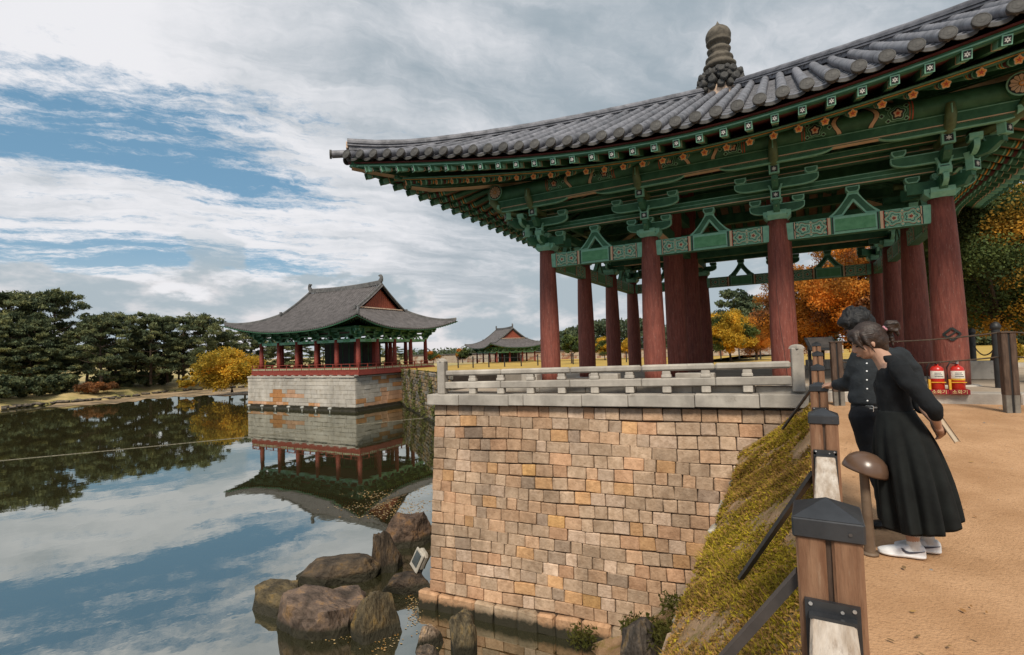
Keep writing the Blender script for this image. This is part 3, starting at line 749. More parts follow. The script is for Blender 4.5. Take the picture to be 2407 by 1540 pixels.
def stone_obj(a, w, z0, z1, b, proud=0., big=False):
    zc = (z0+z1)/2; d = BAT*(-zc)
    wf = lambda q: .022*math.sin(q*.9+zc*1.7)+.012*math.sin(q*2.3+zc*4)
    wob = wf(a+w/2)*(1 if zc < -.3 else .2); tl = math.atan2(wf(a+w)-wf(a), w)*(1 if zc < -.3 else .2)
    g = .006
    b.tint = pick(rg)
    if big:
        v = rg.uniform(.9, 1.1); b.tint = (.56*v, .34*v, .20*v) if rg.random() < .6 else (.44*v, .33*v, .23*v)
    R = R3 @ Matrix.Rotation(-tl+rg.uniform(-.014, .014), 3, 'Y') @ Matrix.Rotation(-math.atan(BAT), 3, 'X')
    dd = .30
    b.cbox(wpt(a+w/2, d-dd/2+rg.uniform(-.006, .014)+proud, zc+wob)-WO, (w-g*2-rg.uniform(0, .008), dd, z1-z0-g*2-rg.uniform(0, .006)), .05 if big else rg.uniform(.009, .020), 0, R, jit=.022 if big else .008, rg=rg)
# pixel-largest stones are the near (right) ones
def score(s): return -((wpt(s[0], 0, s[2])-Vector((0, 0, CAMZ))).length)*1.0+s[1]*3
vis = [s for s in stones if s[0] < 8.35+s[2]*.0 and not (s[0] > 7.85+ (s[2]+1.05)*.05 and s[2] < -1.1)]
hid = [s for s in stones if s not in vis]
vis.sort(key=score, reverse=True)
for i, s in enumerate(vis[:288]):
    b = MB(); stone_obj(*s, b); b.build('stone', ['stone_block'], wall)
b = MB()
for s in vis[288:]+hid: stone_obj(*s, b)
# return face on the west side
for r in range(nrow):
    z1 = -r*hh; z0 = z1-hh; a = .32
    while a < 8:
        w = rg.uniform(.3, .6); b.tint = pick(rg); zc = (z0+z1)/2; dd = BAT*(-zc)
        b.cbox(Vector((T0.x-dd*.35+.15, T0.y+a+w/2-.3, zc))-WO, (.3, w-.015, hh-.015), .02, 0, None, jit=.006, rg=rg); a += w
b.build('stone_courses', ['stone_block'], wall, kind='stuff')
a = -.45
k = 0
while a < 7.2:
    w = rg.uniform(.42, .75); b = MB(); stone_obj(a, w, -5.52+rg.uniform(-.02, .02), -5.0, b, .11+rg.uniform(-.03, .03), True); b.build('footing_stone', ['stone_block'], wall); a += w
b = MB()
vs = [wpt(-.0, -.06, .0)-WO, wpt(9.4, -.06, .0)-WO, wpt(9.4, .34-.06, -5.6)-WO, wpt(-.1, .34-.06, -5.6)-WO]
b.add(vs, [(0, 1, 2, 3)][::1], 0)
b.add([Vector((T0.x+.06, T0.y+.05, 0))-WO, Vector((T0.x+.06, T0.y+15, 0))-WO, Vector((T0.x-.05, T0.y+15, -5.6))-WO, Vector((T0.x-.05, T0.y-.25, -5.6))-WO], [(0, 1, 2, 3)], 0)
b.build('joint_mortar', ['joint'], wall)
# coping slabs
a = -.16
for w in (1.02, 1.48, .42, 1.55, 1.12, 1.48, 1.30, .92):
    b = MB(); z = .155+.008*(a)
    b.cbox(wpt(a+w/2, -.12, z)-WO, (w-.010, .62, .28), .012, 0, R3, jit=.003, rg=rg); b.build('coping_stone', ['granite'], wall); a += w
# railing
rail = empty('stone_railing', wpt(0, 0, .3), label='pale granite railing with two rails and square end posts on top of the block wall', cat='railing'); RO = wpt(0, 0, .3)
def slope(a): return .012*a-.01
def rpost(a, h):
    b = MB(); s_ = .235; b.cbox(wpt(a, -.13, .30+slope(a)+h/2)-RO, (s_, s_, h), .02, 0, R3)
    b.M = Matrix.Translation(wpt(a, -.13, .30+slope(a)+h)-RO) @ R3.to_4x4(); b.lathe([(.155, -.02), (.135, .03), (.09, .06), (.02, .075)], 4, mi=0, smooth=False); b.M = None
    return b.build('end_post', ['granite'], rail)
rpost(.18, .93); rpost(8.98, .93)
def bar_seg(a0, a1, z0, z1, d, nm, ch):
    b = MB(); zc = (z0+z1)/2+slope((a0+a1)/2)
    b.cbox(wpt((a0+a1)/2, -.13, zc)-RO, (a1-a0-.008, d, z1-z0), ch, 0, R3 @ Matrix.Rotation(-.012, 3, 'Y')); b.build(nm, ['granite'], rail)
cuts = [.30, 2.02, 3.95, 5.72, 7.35, 8.86]
for a0, a1 in zip(cuts, cuts[1:]):
    bar_seg(a0, a1, .80, .955, .17, 'top_rail', .04)
    bar_seg(a0, a1, .45, .635, .20, 'middle_rail', .02)
n = 9
bw = MB(); bw.cbox((0, 0, .08), (.19, .15, .16), .015); bw.cbox((0, 0, .045), (.225, .17, .07), .01); bum = bw.mesh('rail_block', ['granite'])
bl = MB(); bl.cbox((0, 0, .075), (.20, .17, .15), .015); blm = bl.mesh('foot_block', ['granite'])
for i in range(n):
    a = .30+(8.56)*(i+1)/(n+1)
    put('rail_block', bum, rail, loc=wpt(a, -.13, .637+slope(a))-RO, rot=(0, 0, .0838)); put('foot_block', blm, rail, loc=wpt(a, -.13, .298+slope(a))-RO, rot=(0, 0, .0838))

# ------------------------------------------------------------------ ground
mat('terrace', (.34, .27, .20), (.44, .36, .27), rough=.92, scale=1.5, bump=.4, bscale=60)
mat('sand', (.36, .195, .090), (.58, .350, .190), rough=.95, scale=1.1, bump=.9, bscale=70, spots=((.27, .145, .068), 38, .52, .72), dist=.012, contrast=(.30, .70))
mat('grass_far', (.34, .215, .04), (.50, .33, .065), rough=.95, scale=.5, bump=.8, bscale=8, spots=((.40, .25, .10), 1.3, .55, .7))
mat('bank_soil', (.24, .145, .070), (.40, .26, .15), rough=.97, scale=3, bump=1., bscale=30, spots=((.20, .15, .04), 5, .5, .65), dist=.03)
mat('pond_bed', (.055, .034, .012), (.09, .055, .02), rough=.95, scale=.7, bump=.3)
mat('shore', (.34, .25, .10), (.56, .43, .20), rough=.95, scale=.25, bump=.4, bscale=2, spots=((.20, .19, .05), .12, .48, .62))
mat('wood_land', (.12, .09, .03), (.20, .16, .05), rough=.95, scale=.3, bump=.5, bscale=3)
mat('asphalt', (.11, .09, .075), (.16, .14, .12), rough=.95, scale=2)
def poly_slab(name, pts, z, zb, m, kind='structure', side=None):
    b = MB(); n = len(pts); b.add([(x, y, z) for x, y in pts]+[(x, y, zb) for x, y in pts], [list(range(n))], 0)
    b.add([(x, y, z) for x, y in pts]+[(x, y, zb) for x, y in pts], [(k, n+k, n+(k+1) % n, (k+1) % n) for k in range(n)], 1)
    return b.build(name, [m, side or m], kind=kind)
# terrace floor behind the rail
Aw = wpt(-.05, -.38, 0); Bw = wpt(9.4, -.38, 0)
poly_slab('terrace', [(Aw.x, Aw.y), (Bw.x, Bw.y), (40, 13.), (40, 24.5), (-14.5, 24.5), (-8.75, 19)], .32, -5.8, 'terrace')
# stylobate of the pavilion with kerb stones
poly_slab('pavilion_floor', [(-7.35, 12.62), (.62, 12.62), (.62, 11.66), (30, 11.66), (30, 24.2), (-7.35, 24.2)], .47, .30, 'terrace', side='granite')
kerb = empty('kerb', (.62, 11.5, .3), label='long granite kerb edging the pavilion floor behind the sandy path', cat='kerb')
x = .42
for i in range(16):
    w = rg.uniform(1.2, 1.7); b = MB(); b.cbox((x+w/2-.62, 0, .04), (w-.012, .34, .30), .015, 0, None, jit=.003, rg=rg); b.build('kerb_stone', ['granite'], kerb); x += w
kerb2 = empty('kerb', (-7.35, 12.5, .3), label='low granite kerb of the pavilion floor seen through the stone railing', cat='kerb')
x = 0
for i in range(6):
    w = 1.32; b = MB(); b.cbox((x+w/2, 0, .07), (w-.012, .3, .26), .015, 0, None, jit=.003, rg=rg); b.build('kerb_stone', ['granite'], kerb2); x += w
# path: rises gently to the kerb
def path_z(x, y):
    t = min(1, max(0, (y-5)/6.2)); z = .30*t*t*(3-2*t)
    return z
b = MB(); xs = list(np.linspace(-.10, 14, 110)); ys = list(np.linspace(-4, 11.42, 130)); vs = []
rn = random.Random(2)
for y in ys:
    for x in xs:
        e = .034*y-.07; x = e+(x+.10)*(14-e)/14.1
        vs.append((x, y, path_z(x, y)+(.012*math.sin(x*2.1+y*1.3)*math.sin(y*.9)+.006*math.sin(x*5.3-y*4.1)*math.sin(x*3+1))*(0 if y > 11 else 1)))
nx = len(xs); fs = [(j*nx+i, j*nx+i+1, (j+1)*nx+i+1, (j+1)*nx+i) for j in range(len(ys)-1) for i in range(nx-1)]
b.add(vs, fs, 0, True); b.build('path', ['sand'], kind='structure')
# grass bank between the fence and the drop
def bank_z(x, y):
    e = .034*y-.08; t = (x-e)/(-1.05-e); t = max(0, min(1, t))
    top = path_z(0, y)-.02
    end = -1.05
    if y > 9.5: end += (y-9.5)*.10
    z = top+(end-top)*(t**.85)
    return z+.03*math.sin(x*5+y*2.3)+.02*math.sin(y*6.1-x*3)
b = MB(); xs = list(np.linspace(0, 1, 26)); ys = list(np.linspace(-4, 12.0, 90)); vs = []
for y in ys:
    for t in xs:
        e = .034*y-.03; x = e+(-1.03-e)*t; vs.append((x, y, bank_z(x, y)))
nx = len(xs); b.add(vs, [(j*nx+i+1, j*nx+i, (j+1)*nx+i, (j+1)*nx+i+1) for j in range(len(ys)-1) for i in range(nx-1)], 0, True)
b.build('bank', ['bank_soil'], kind='structure')
# rough retaining wall under the bank edge
rw = empty('bank_wall', (-1.05, 4, WATER), label='rough stone wall holding up the grassy bank below the wooden fence', cat='wall')
b = MB()
for r in range(15):
    z1 = -1.12-r*.30; y = -4
    while y < 11.6:
        w = rg.uniform(.3, .6); b.tint = pick(rg); b.cbox((.10-.006*r, y+w/2-4, z1-.15-WATER), (.32, w-.02, .28), .03, 0, None, jit=.015, rg=rg); y += w
b.build('stone_courses', ['stone_block'], rw, kind='stuff')
y = 2.2
while y < 11.4:
    w = rg.uniform(.35, .7); b = MB(); v = rg.uniform(.8, 1.1); b.tint = (.46*v, .42*v, .36*v)
    b.cbox((.10+rg.uniform(-.05, .05), y+w/2-4, -1.17-WATER+rg.uniform(-.03, .03)), (rg.uniform(.20, .30), w-.03, .16), .035, 0, Matrix.Rotation(rg.uniform(-.1, .1), 3, 'Z'), jit=.02, rg=rg); b.build('edge_stone', ['stone_block'], rw); y += w
b = MB(); b.box((-1.05+1.05+1.2, 3.8-4+.0, -3.4-WATER), (2.1, 15.2, 4.4), 0); b.build('fill', ['joint'], rw)
# ------------------------------------------------------------------ water, pond bed, far land
def water_mat():
    m = bpy.data.materials.new('water'); m.use_nodes = True; MT['water'] = m; nt = m.node_tree; N = nt.nodes; L = nt.links; N.clear()
    tc = N.new('ShaderNodeTexCoord'); mp = N.new('ShaderNodeMapping'); mp.inputs['Scale'].default_value = (1, 1, 1); L.new(tc.outputs['Object'], mp.inputs[0])
    n1 = N.new('ShaderNodeTexNoise'); n1.inputs['Scale'].default_value = .9; n1.inputs['Detail'].default_value = 4; L.new(mp.outputs[0], n1.inputs['Vector'])
    bp = N.new('ShaderNodeBump'); bp.inputs['Strength'].default_value = .14; bp.inputs['Distance'].default_value = .02; L.new(n1.outputs['Fac'], bp.inputs['Height'])
    lw = N.new('ShaderNodeLayerWeight'); lw.inputs[0].default_value = .5; L.new(bp.outputs[0], lw.inputs['Normal'])
    mr = N.new('ShaderNodeMapRange'); mr.inputs[1].default_value = .12; mr.inputs[2].default_value = .92; mr.inputs[3].default_value = .24; mr.inputs[4].default_value = .60; L.new(lw.outputs['Facing'], mr.inputs[0])
    gl = N.new('ShaderNodeBsdfGlossy'); gl.inputs['Roughness'].default_value = .012; gl.inputs['Color'].default_value = (.92, .95, .90, 1); L.new(bp.outputs[0], gl.inputs['Normal'])
    tr = N.new('ShaderNodeBsdfTransparent'); tr.inputs[0].default_value = (.30, .22, .10, 1)
    df = N.new('ShaderNodeBsdfDiffuse'); df.inputs[0].default_value = (.075, .070, .030, 1)
    ad = N.new('ShaderNodeMixShader'); ad.inputs[0].default_value = .35; L.new(tr.outputs[0], ad.inputs[1]); L.new(df.outputs[0], ad.inputs[2])
    ms = N.new('ShaderNodeMixShader'); L.new(mr.outputs[0], ms.inputs[0]); L.new(ad.outputs[0], ms.inputs[1]); L.new(gl.outputs[0], ms.inputs[2])
    o = N.new('ShaderNodeOutputMaterial'); L.new(ms.outputs[0], o.inputs[0])
water_mat()
b = MB(); b.add([(-170, -80, WATER), (30, -80, WATER), (30, 140, WATER), (-170, 140, WATER)], [(0, 1, 2, 3)], 0); b.build('water', ['water'], kind='structure')
b = MB(); vs = []; xs = np.linspace(-175, 35, 50); ys = np.linspace(-85, 145, 50)
for y in ys:
    for x in xs: vs.append((x, y, -6.6-.2*math.sin(x*.3)*math.cos(y*.23)))
b.add(vs, [(j*50+i, j*50+i+1, (j+1)*50+i+1, (j+1)*50+i) for j in range(49) for i in range(49)], 0, True); b.build('pond_bed', ['pond_bed'], kind='structure')
# the lawn and everything beyond it, out to the horizon
def land_z(x, y):
    d = math.hypot(x, y); t = min(1, max(0, (d-26)/28)); return .30-.88*t*t*(3-2*t)
def grid_land(name, edge, inward, m, zf, steps):
    """sheet from a shore line outwards"""
    b = MB(); rows = []
    for s_ in steps: rows.append([(p[0]+q[0]*s_, p[1]+q[1]*s_, 0) for p, q in zip(edge, inward)])
    n = len(edge); vs = [(x, y, zf(x, y, j)) for j, r in enumerate(rows) for x, y, _ in r]
    b.add(vs, [(j*n+i, j*n+i+1, (j+1)*n+i+1, (j+1)*n+i) for j in range(len(rows)-1) for i in range(n-1)], 0, True)
    return b.build(name, [m], kind='structure')
edge = [(-47.2, 60), (-47.2, 54.2), (-41, 49.6), (-36, 45.6), (-26, 36), (-18, 27.5), (-14.5, 24.4), (0, 24.4), (12, 24.4), (24, 24.4), (40, 24.4)]
inw = [(-.1, 1), (.05, 1), (.2, 1), (.25, 1), (.3, 1), (.25, 1), (.1, 1), (.05, 1), (.15, 1), (.3, 1), (.6, 1)]
grid_land('lawn', edge, inw, 'grass_far', lambda x, y, j: land_z(x, y), [0, 3, 6, 10, 15, 22, 30, 40, 55, 80, 120, 200, 400, 900, 2500])
b = MB()
for i in range(len(edge)-5):
    p, q = edge[i], edge[i+1]; b.add([(p[0], p[1], land_z(*p)), (q[0], q[1], land_z(*q)), (q[0], q[1], -7), (p[0], p[1], -7)], [(3, 2, 1, 0), (0, 1, 2, 3)], 0)
b.build('lawn_edge', ['joint'], kind='structure')
def opx_(x, y, z=WATER):
    d = fw+r2*((x-1203)/F_)-u2*((y-770)/F_); t = (z-CAMZ)/d.z; return Vector((d.x*t, d.y*t, z))
mat('mud', (.22, .15, .085), (.46, .33, .19), rough=.6, scale=.12, spots=((.10, .08, .045), .3, .5, .6))
# shore on the far left
def shore_z(x, y, j): return [-5.75, -5.30, -4.95, -4.4, -3.9, -3.4, -3.0, -2.6, -2.2, -2, -2, -2][j]+.12*math.sin(x*.5+y*.7)*(j > 0)
e2 = [(-108, -140), (-104, -40), (-104, 10), (-107, 22), (-111, 32), (-115, 40), (-113, 46), (-118, 54), (-123, 62), (-119, 72), (-112, 82), (-98, 90), (-84, 88), (-74, 80), (-66, 70), (-60, 61)]
i2 = [(-1, -.3), (-1, -.1), (-1, 0), (-1, 0), (-1, .1), (-1, .2), (-1, .2), (-1, .3), (-1, .4), (-1, .5), (-.9, .8), (-.6, 1), (-.4, 1), (-.3, 1), (-.2, 1), (-.1, 1)]
def refine(P, k):
    out = []
    for a_, c_ in zip(P, P[1:]):
        for i in range(k): out.append((a_[0]+(c_[0]-a_[0])*i/k, a_[1]+(c_[1]-a_[1])*i/k))
    return out+[P[-1]]
e2 = refine(e2, 5); i2 = refine(i2, 5); rs = random.Random(4)
e2 = [(x+rs.uniform(-1., 1.), y+rs.uniform(-.6, .6)) for x, y in e2]
grid_land('shore', e2, i2, 'shore', shore_z, [-1, .4, 2, 5, 9, 16, 28, 50, 120, 400, 1200, 2600])
b = MB(); Q_ = [opx_(x, y) for x, y in ((110, 958), (150, 957), (175, 953), (215, 953), (240, 949), (270, 950), (300, 944), (318, 945), (345, 937), (380, 938), (410, 932), (450, 934), (480, 929), (530, 932), (560, 929), (640, 930), (640, 905), (540, 905), (400, 912), (300, 925), (200, 938), (140, 946))]
b.add([(p.x, p.y, WATER+.03) for p in Q_], [tuple(range(len(Q_)))], 0); b.build('mud_flat', ['mud'], kind='structure')
# shore stones
mat('rock', (.032, .027, .021), (.150, .122, .098), rough=.85, wet=-5.27, scale=2.6, bump=1., bscale=11, dist=.09, stretch=(1, 1, .85), tint=True, spots=((.20, .13, .045), 2.6, .54, .72))
def rock_mesh(seed, pts=22, flat=1., top=None):
    r_ = random.Random(seed); import bmesh
    bm = bmesh.new()
    for _ in range(pts):
        v = Vector((r_.gauss(0, 1), r_.gauss(0, 1), r_.gauss(0, 1))).normalized()*r_.uniform(.8, 1); v.z *= flat; bm.verts.new(v)
    bmesh.ops.convex_hull(bm, input=bm.verts); bmesh.ops.delete(bm, geom=[v for v in bm.verts if not v.link_faces], context='VERTS')
    bmesh.ops.triangulate(bm, faces=bm.faces); bmesh.ops.subdivide_edges(bm, edges=bm.edges, cuts=5, use_grid_fill=True)
    from mathutils import noise as nz
    for v in bm.verts:
        if top is not None and v.co.z > top: v.co.z = top+(v.co.z-top)*.12
        q = v.co+Vector((seed, 0, 0)); v.co *= 1+.16*nz.noise(q*1.7)+.09*abs(nz.noise(q*4.1))+.045*nz.noise(q*9)+.02*nz.noise(q*19)
    bmesh.ops.triangulate(bm, faces=bm.faces)
    me = bpy.data.meshes.new('rock'); bm.to_mesh(me); bm.free(); me.materials.append(MT['rock']); 
    at = me.color_attributes.new('tint', 'FLOAT_COLOR', 'POINT'); at.data.foreach_set('color', [1.]*(4*len(me.vertices)))
    return me
b = MB(); r_ = random.Random(8)
for (x, y) in e2[8:]:
    for k in range(4):
        s_ = r_.uniform(.25, .7); v = r_.uniform(.8, 1.8); b.tint = (v, v, v); b.cbox((x-.2+r_.uniform(-1.2, .6), y+r_.uniform(-1.2, 1.2), -5.35+s_*.2), (s_*1.6, s_*1.6, s_*.8), s_*.2, 0, Matrix.Rotation(r_.uniform(0, 3), 3, 'Z'), jit=s_*.14, rg=r_)
b.build('shore_stones', ['rock'], kind='stuff', label='broken line of small grey stones along the far shore under the pines', cat='stones')

# ------------------------------------------------------------------ large hall: hipped gable roof
mat('roof_far', (.075, .068, .066), (.145, .132, .13), rough=.7, scale=1.5, bump=.2, bscale=10)
mat('roof_ridge', (.07, .07, .07), (.16, .155, .15), rough=.8, scale=2)
mat('gable_red', (.24, .060, .034), rough=.7, bump=0)
def hall(name, loc, rz, sc, label, cols=(5, 4), stuff_detail=True):
    root = empty(name, loc, rz, label=label, cat='pavilion'); root.scale = (sc, sc, sc)
    a, bb, oh = 9.55, 6.67, 2.8; FL = 0.0; CTZ = 3.95; ZE, ZR = 5.30, 11.55; A, B_ = a+oh, bb+oh; RH = 7.3; LF = 1.45
    def h(t): return .70*t+.30*t*t
    def zz(d, x, y): return ZE+(ZR-ZE)*h(max(0, d)/B_)+LF*(min(1.1, abs(x)/A)*min(1.1, abs(y)/B_))**2.6
    def bow(x, y):
        cx, cyy = abs(x)/A, abs(y)/B_
        return x+math.copysign(.75*cyy**3*cx**5, x), y+math.copysign(.75*cx**3*cyy**5, y)
    def P(face, u, d, dz=0.):
        # face 0..3: front, right, back, left
        if face in (0, 2): x, y = u, -(B_-d); z = zz(d, x, y)+dz
        else: x, y = A-d, u; z = zz(d, x, y)+dz
        x, y = bow(x, y)
        if face in (2, 3): x, y = -x, -y
        return Vector((x, y, z))
    tiles = MB(); dg = A-RH
    for face in range(4):
        half = A if face in (0, 2) else B_; n = int(2*half/.40)
        for i in range(n+1):
            u = -half+2*half*i/n
            if face in (0, 2): dmax = B_ if abs(u) <= RH+.2 else max(0, A-abs(u))
            else: dmax = min(dg+.35, B_-abs(u))
            if dmax < .1: continue
            m = max(2, int(dmax/.9)); rows = []
            for j in range(m+1):
                d = dmax*j/m; row = []
                for dx, dz in ((-.205, -.05), (-.10, 0), (-.07, .085), (.07, .085), (.10, 0), (.205, -.05)):
                    row.append(P(face, u+dx, d, dz))
                rows.append(row)
            for r1, r2_ in zip(rows, rows[1:]): tiles.strip(r1, r2_, 0)
            e0 = rows[0]; tiles.strip(e0, [p-Vector((0, 0, .14)) for p in e0], 1)
    tiles.build('roof_tiles', ['roof_far', 'tile_end'], root, kind='stuff')
    # soffit and rafters
    so = MB()
    for face in range(4):
        half = A if face in (0, 2) else B_; n = 24
        r0 = [P(face, -half+2*half*i/n, 0.03, -.16) for i in range(n+1)]
        r1 = [P(face, (-half+2*half*i/n)*(half-2.4)/half, 2.4, -.55) for i in range(n+1)]; r2_ = [P(face, (-half+2*half*i/n)*(half-5.5)/half, 5.5, -.9) for i in range(n+1)]
        so.strip(r0, r1, 0); so.strip(r1, r2_, 0)
        so.strip([p+Vector((0, 0, .02)) for p in r0], [p-Vector((0, 0, .10)) for p in r0], 1)
    so.build('eave_lining', ['dark_red', 'green'], root)
    ra = MB()
    for face in range(4):
        half = A if face in (0, 2) else B_; n = int(2*half/.46)
        for i in range(n+1):
            u = -half*.985+2*half*.985*i/n
            for d0, d1, dz0, dz1, w, mi in ((.10, 1.6, -.30, -.42, .13, 0), (.95, 3.4, -.58, -.75, .17, 0)):
                p = P(face, u*(half-d0)/half, d0, dz0); q = P(face, u*(half-d1)/half if abs(u) > half*.6 else u, d1, dz1)
                ra.tube([p, q], w/2, n=4, mi=mi, caps=False, smooth=False, a0=PI/4); ra.add([p+Vector((-w/2, -.01, -w/2)), p+Vector((w/2, -.01, -w/2)), p+Vector((w/2, -.01, w/2)), p+Vector((-w/2, -.01, w/2))] if face in (0, 2) else [p+Vector((.01, -w/2, -w/2)), p+Vector((.01, w/2, -w/2)), p+Vector((.01, w/2, w/2)), p+Vector((.01, -w/2, w/2))], [(0, 1, 2, 3), (3, 2, 1, 0)], 1 if d0 < .5 else 2)
    ra.build('rafters', ['green', 'white_paint', 'orange_paint'], root, kind='stuff')
    # ridges
    def sweep_box(pts, w, h0, h1, nm, end=None):
        b = MB(); n = len(pts); vs = []
        for i, p in enumerate(pts):
            t = (pts[min(i+1, n-1)]-pts[max(0, i-1)]); t.z = 0; t.normalize(); s_ = Vector((-t.y, t.x, 0))*w/2
            for sg, hh_ in ((-1, h0), (1, h0), (1, h1), (-1, h1)): vs.append(p+s_*sg+Vector((0, 0, hh_)))
        b.add(vs, [(4*j+a_, 4*j+(a_+1) % 4, 4*j+4+(a_+1) % 4, 4*j+4+a_) for j in range(n-1) for a_ in range(4)]+[(3, 2, 1, 0), tuple(4*(n-1)+a_ for a_ in range(4))], 0)
        b.tube([p+Vector((0, 0, h1)) for p in pts], w*.42, n=8, mi=0)
        return b.build(nm, ['roof_ridge'], root)
    sweep_box([Vector((x, 0, ZR+.25*(abs(x)/RH)**2)) for x in np.linspace(-RH-.1, RH+.1, 13)], .34, -.1, .42, 'main_ridge')
    for sx in (-1, 1):
        b = MB(); b.M = Matrix.Translation((sx*(RH-.05), 0, ZR+.55)) @ Matrix.Diagonal((sx, 1, 1, 1))
        b.prism([(-.35, 0), (.30, 0), (.34, .4), (.28, .75), (.10, 1.0), (-.22, .95), (-.30, .78), (-.08, .72), (-.02, .5), (-.2, .35)], -.16, .16, lambda x, z, d: Vector((x, d, z)), 0); b.M = None
        b.build('ridge_ornament', ['roof_ridge'], root)
        for sy_ in (-1, 1):
            f = 0 if sy_ < 0 else 2
            pts = [Vector((sx*(RH+.1), sy_*(B_-d), zz(d, RH, B_-d)+.05)) for d in np.linspace(B_-.05, dg-.55, 10)]
            sweep_box(pts, .30, -.1, .22, 'gable_ridge')
            b = MB(); b.box(pts[-1]+Vector((0, sy_*.1, .3)), (.34, .22, .5), 0); b.build('ridge_end', ['roof_ridge'], root)
            pts = []
            for d in np.linspace(dg-.2, .12, 12):
                x, y = bow(A-d, B_-d); z = zz(d, A-d, B_-d)
                pts.append(Vector((sx*x, sy_*y, z+.05+.10*max(0, 1-d/1.2)**2)))
            sweep_box(pts, .28, -.1, .18, 'hip_ridge')
        # gable wall and barge boards
        b = MB(); xg = sx*(RH-.30); zb = ZE+(ZR-ZE)*h((dg+.15)/B_)
        hw = B_-dg-.3
        n = 22
        for i in range(n):
            y0, y1 = -hw+2*hw*i/n, -hw+2*hw*(i+1)/n-.05; ym = (y0+y1)/2; zt = zz(B_-abs(ym), 0, 0)-.35
            if zt > zb: b.box((xg, ym, (zb+zt)/2), (.08, y1-y0, zt-zb), 0)
        b.build('gable_wall', ['gable_red', 'dark_red'], root)
        for sy_ in (-1, 1):
            b = MB(); A_, C_ = [], []
            for d in np.linspace(B_-.02, dg-.2, 10):
                p = Vector((sx*(RH-.02), sy_*(B_-d), zz(d, 0, 0)-.08)); A_.append(p); C_.append(p-Vector((0, 0, .42)))
            b.strip(A_, C_, 0); b.strip(C_, A_, 0); b.build('barge_board', ['green' if False else 'roof_ridge'], root)
        b = MB(); b.box((sx*(RH+.05), 0, zb+.02), (.4, 2*hw+.3, .14), 0); b.build('gable_sill', ['mortar'], root)
    # columns, beams, brackets
    nx_, ny = cols; X = [-a+2*a*i/nx_ for i in range(nx_+1)]; Y = [-bb+2*bb*j/ny for j in range(ny+1)]
    cm = MB(); cm.lathe([(.30, FL), (.30, 1.2), (.25, CTZ)], 14); cm = cm.mesh('column', ['red_plain'])
    bk = MB()
    bk.prism([(-.25, 0), (.25, 0), (.34, .2), (-.34, .2)], -.25, .25, lambda x, z, d: Vector((x, d, z)), 0)
    for zq, L_, yy in ((.22, 1.2, 0), (.62, 1.9, -.4), (1.0, 2.4, -.9)):
        boat(bk, L_, .22, yy, zq, t=.14, cut=.3, m=.03); soro(bk, -L_*.42, yy, zq+.2, .26, .14); soro(bk, L_*.42, yy, zq+.2, .26, .14)
    bk.prism([(.4, .2), (-.5, .2), (-.75, .5), (-1.15, .65), (-1.25, 1.3), (-.9, 1.3), (.4, 1.2)], -.09, .09, lambda y, z, d: Vector((d, y, z)), 1)
    bk = bk.mesh('bracket_set', ['mint', 'green'])
    spots_ = [(x, y) for x in X for y in Y if abs(abs(x)-a) < .01 or abs(abs(y)-bb) < .01]
    for x, y in spots_:
        put('column', cm, root, loc=(x, y, 0))
        rots = []
        if abs(y+bb) < .01: rots.append(0)
        if abs(x-a) < .01: rots.append(PI/2)
        if abs(y-bb) < .01: rots.append(PI)
        if abs(x+a) < .01: rots.append(-PI/2)
        for r_ in rots: put('bracket_set', bk, root, loc=(x, y, CTZ), rot=(0, 0, r_))
    for x in X[1:-1]:
        for y in Y[1:-1]:
            if abs(x) > 4 or abs(y) > 2: put('inner_column', cm, root, loc=(x, y, 0))
    def span(p, q, nm):
        b = MB(); p, q = Vector(p), Vector(q); c = (p+q)/2; L_ = (q-p).length; R = Matrix.Rotation(math.atan2((q-p).y, (q-p).x), 3, 'Z')
        b.box(c+Vector((0, 0, CTZ-.18)), (L_-.5, .2, .36), 0, R); b.box(c+Vector((0, 0, CTZ-.18)), (L_*.3, .22, .28), 2, R)
        b.box(c+Vector((0, 0, CTZ+.62)), (L_, .18, .25), 1, R); b.box(c+Vector((0, 0, CTZ+1.12)), (L_, .2, .3), 1, R)
        for sg in (-1, 1): b.M = Matrix.Translation(c+Vector((0, 0, CTZ))) @ R.to_4x4(); b.prism([(sg*.6, 0), (sg*.35, 0), (0, .42), (0, .55), (sg*.14, .5), (sg*.25, .3)][::-sg], -.08, .08, lambda x, z, d: Vector((x, d, z)), 0); b.M = None
        b.build(nm, ['mint', 'green', 'green_panel'], root)
    for x0, x1 in zip(X, X[1:]): span((x0, -bb, 0), (x1, -bb, 0), 'head_beam'); span((x0, bb, 0), (x1, bb, 0), 'head_beam')
    for y0, y1 in zip(Y, Y[1:]): span((a, y0, 0), (a, y1, 0), 'head_beam'); span((-a, y0, 0), (-a, y1, 0), 'head_beam')
    b = MB()
    for f_ in (0, 1, 2, 3):
        L_ = a if f_ in (0, 2) else bb; w = bb if f_ in (0, 2) else a; R = Matrix.Rotation(f_*PI/2, 4, 'Z'); b.M = R
        b.tube([(-L_-1.3, -w-.9, CTZ+1.45), (L_+1.3, -w-.9, CTZ+1.45)], .2, n=8); b.box((0, -w-.45, CTZ+1.3), (2*L_+.9, .9, .05), 0); b.M = None
    b.build('outer_purlin', ['green'], root)
    b = MB(); b.box((0, 0, CTZ+1.6), (2*a, 2*bb, .1), 0); b.build('ceiling', ['dark_red'], root)
    iw = MB()
    for k in range(6): iw.box((-2.2+k*1.25, -1.2, CTZ*.5), (1.2, .1, CTZ), 0); iw.box((-2.2+k*1.25, -1.26, CTZ*.5), (1.0, .03, CTZ*.8), 1)
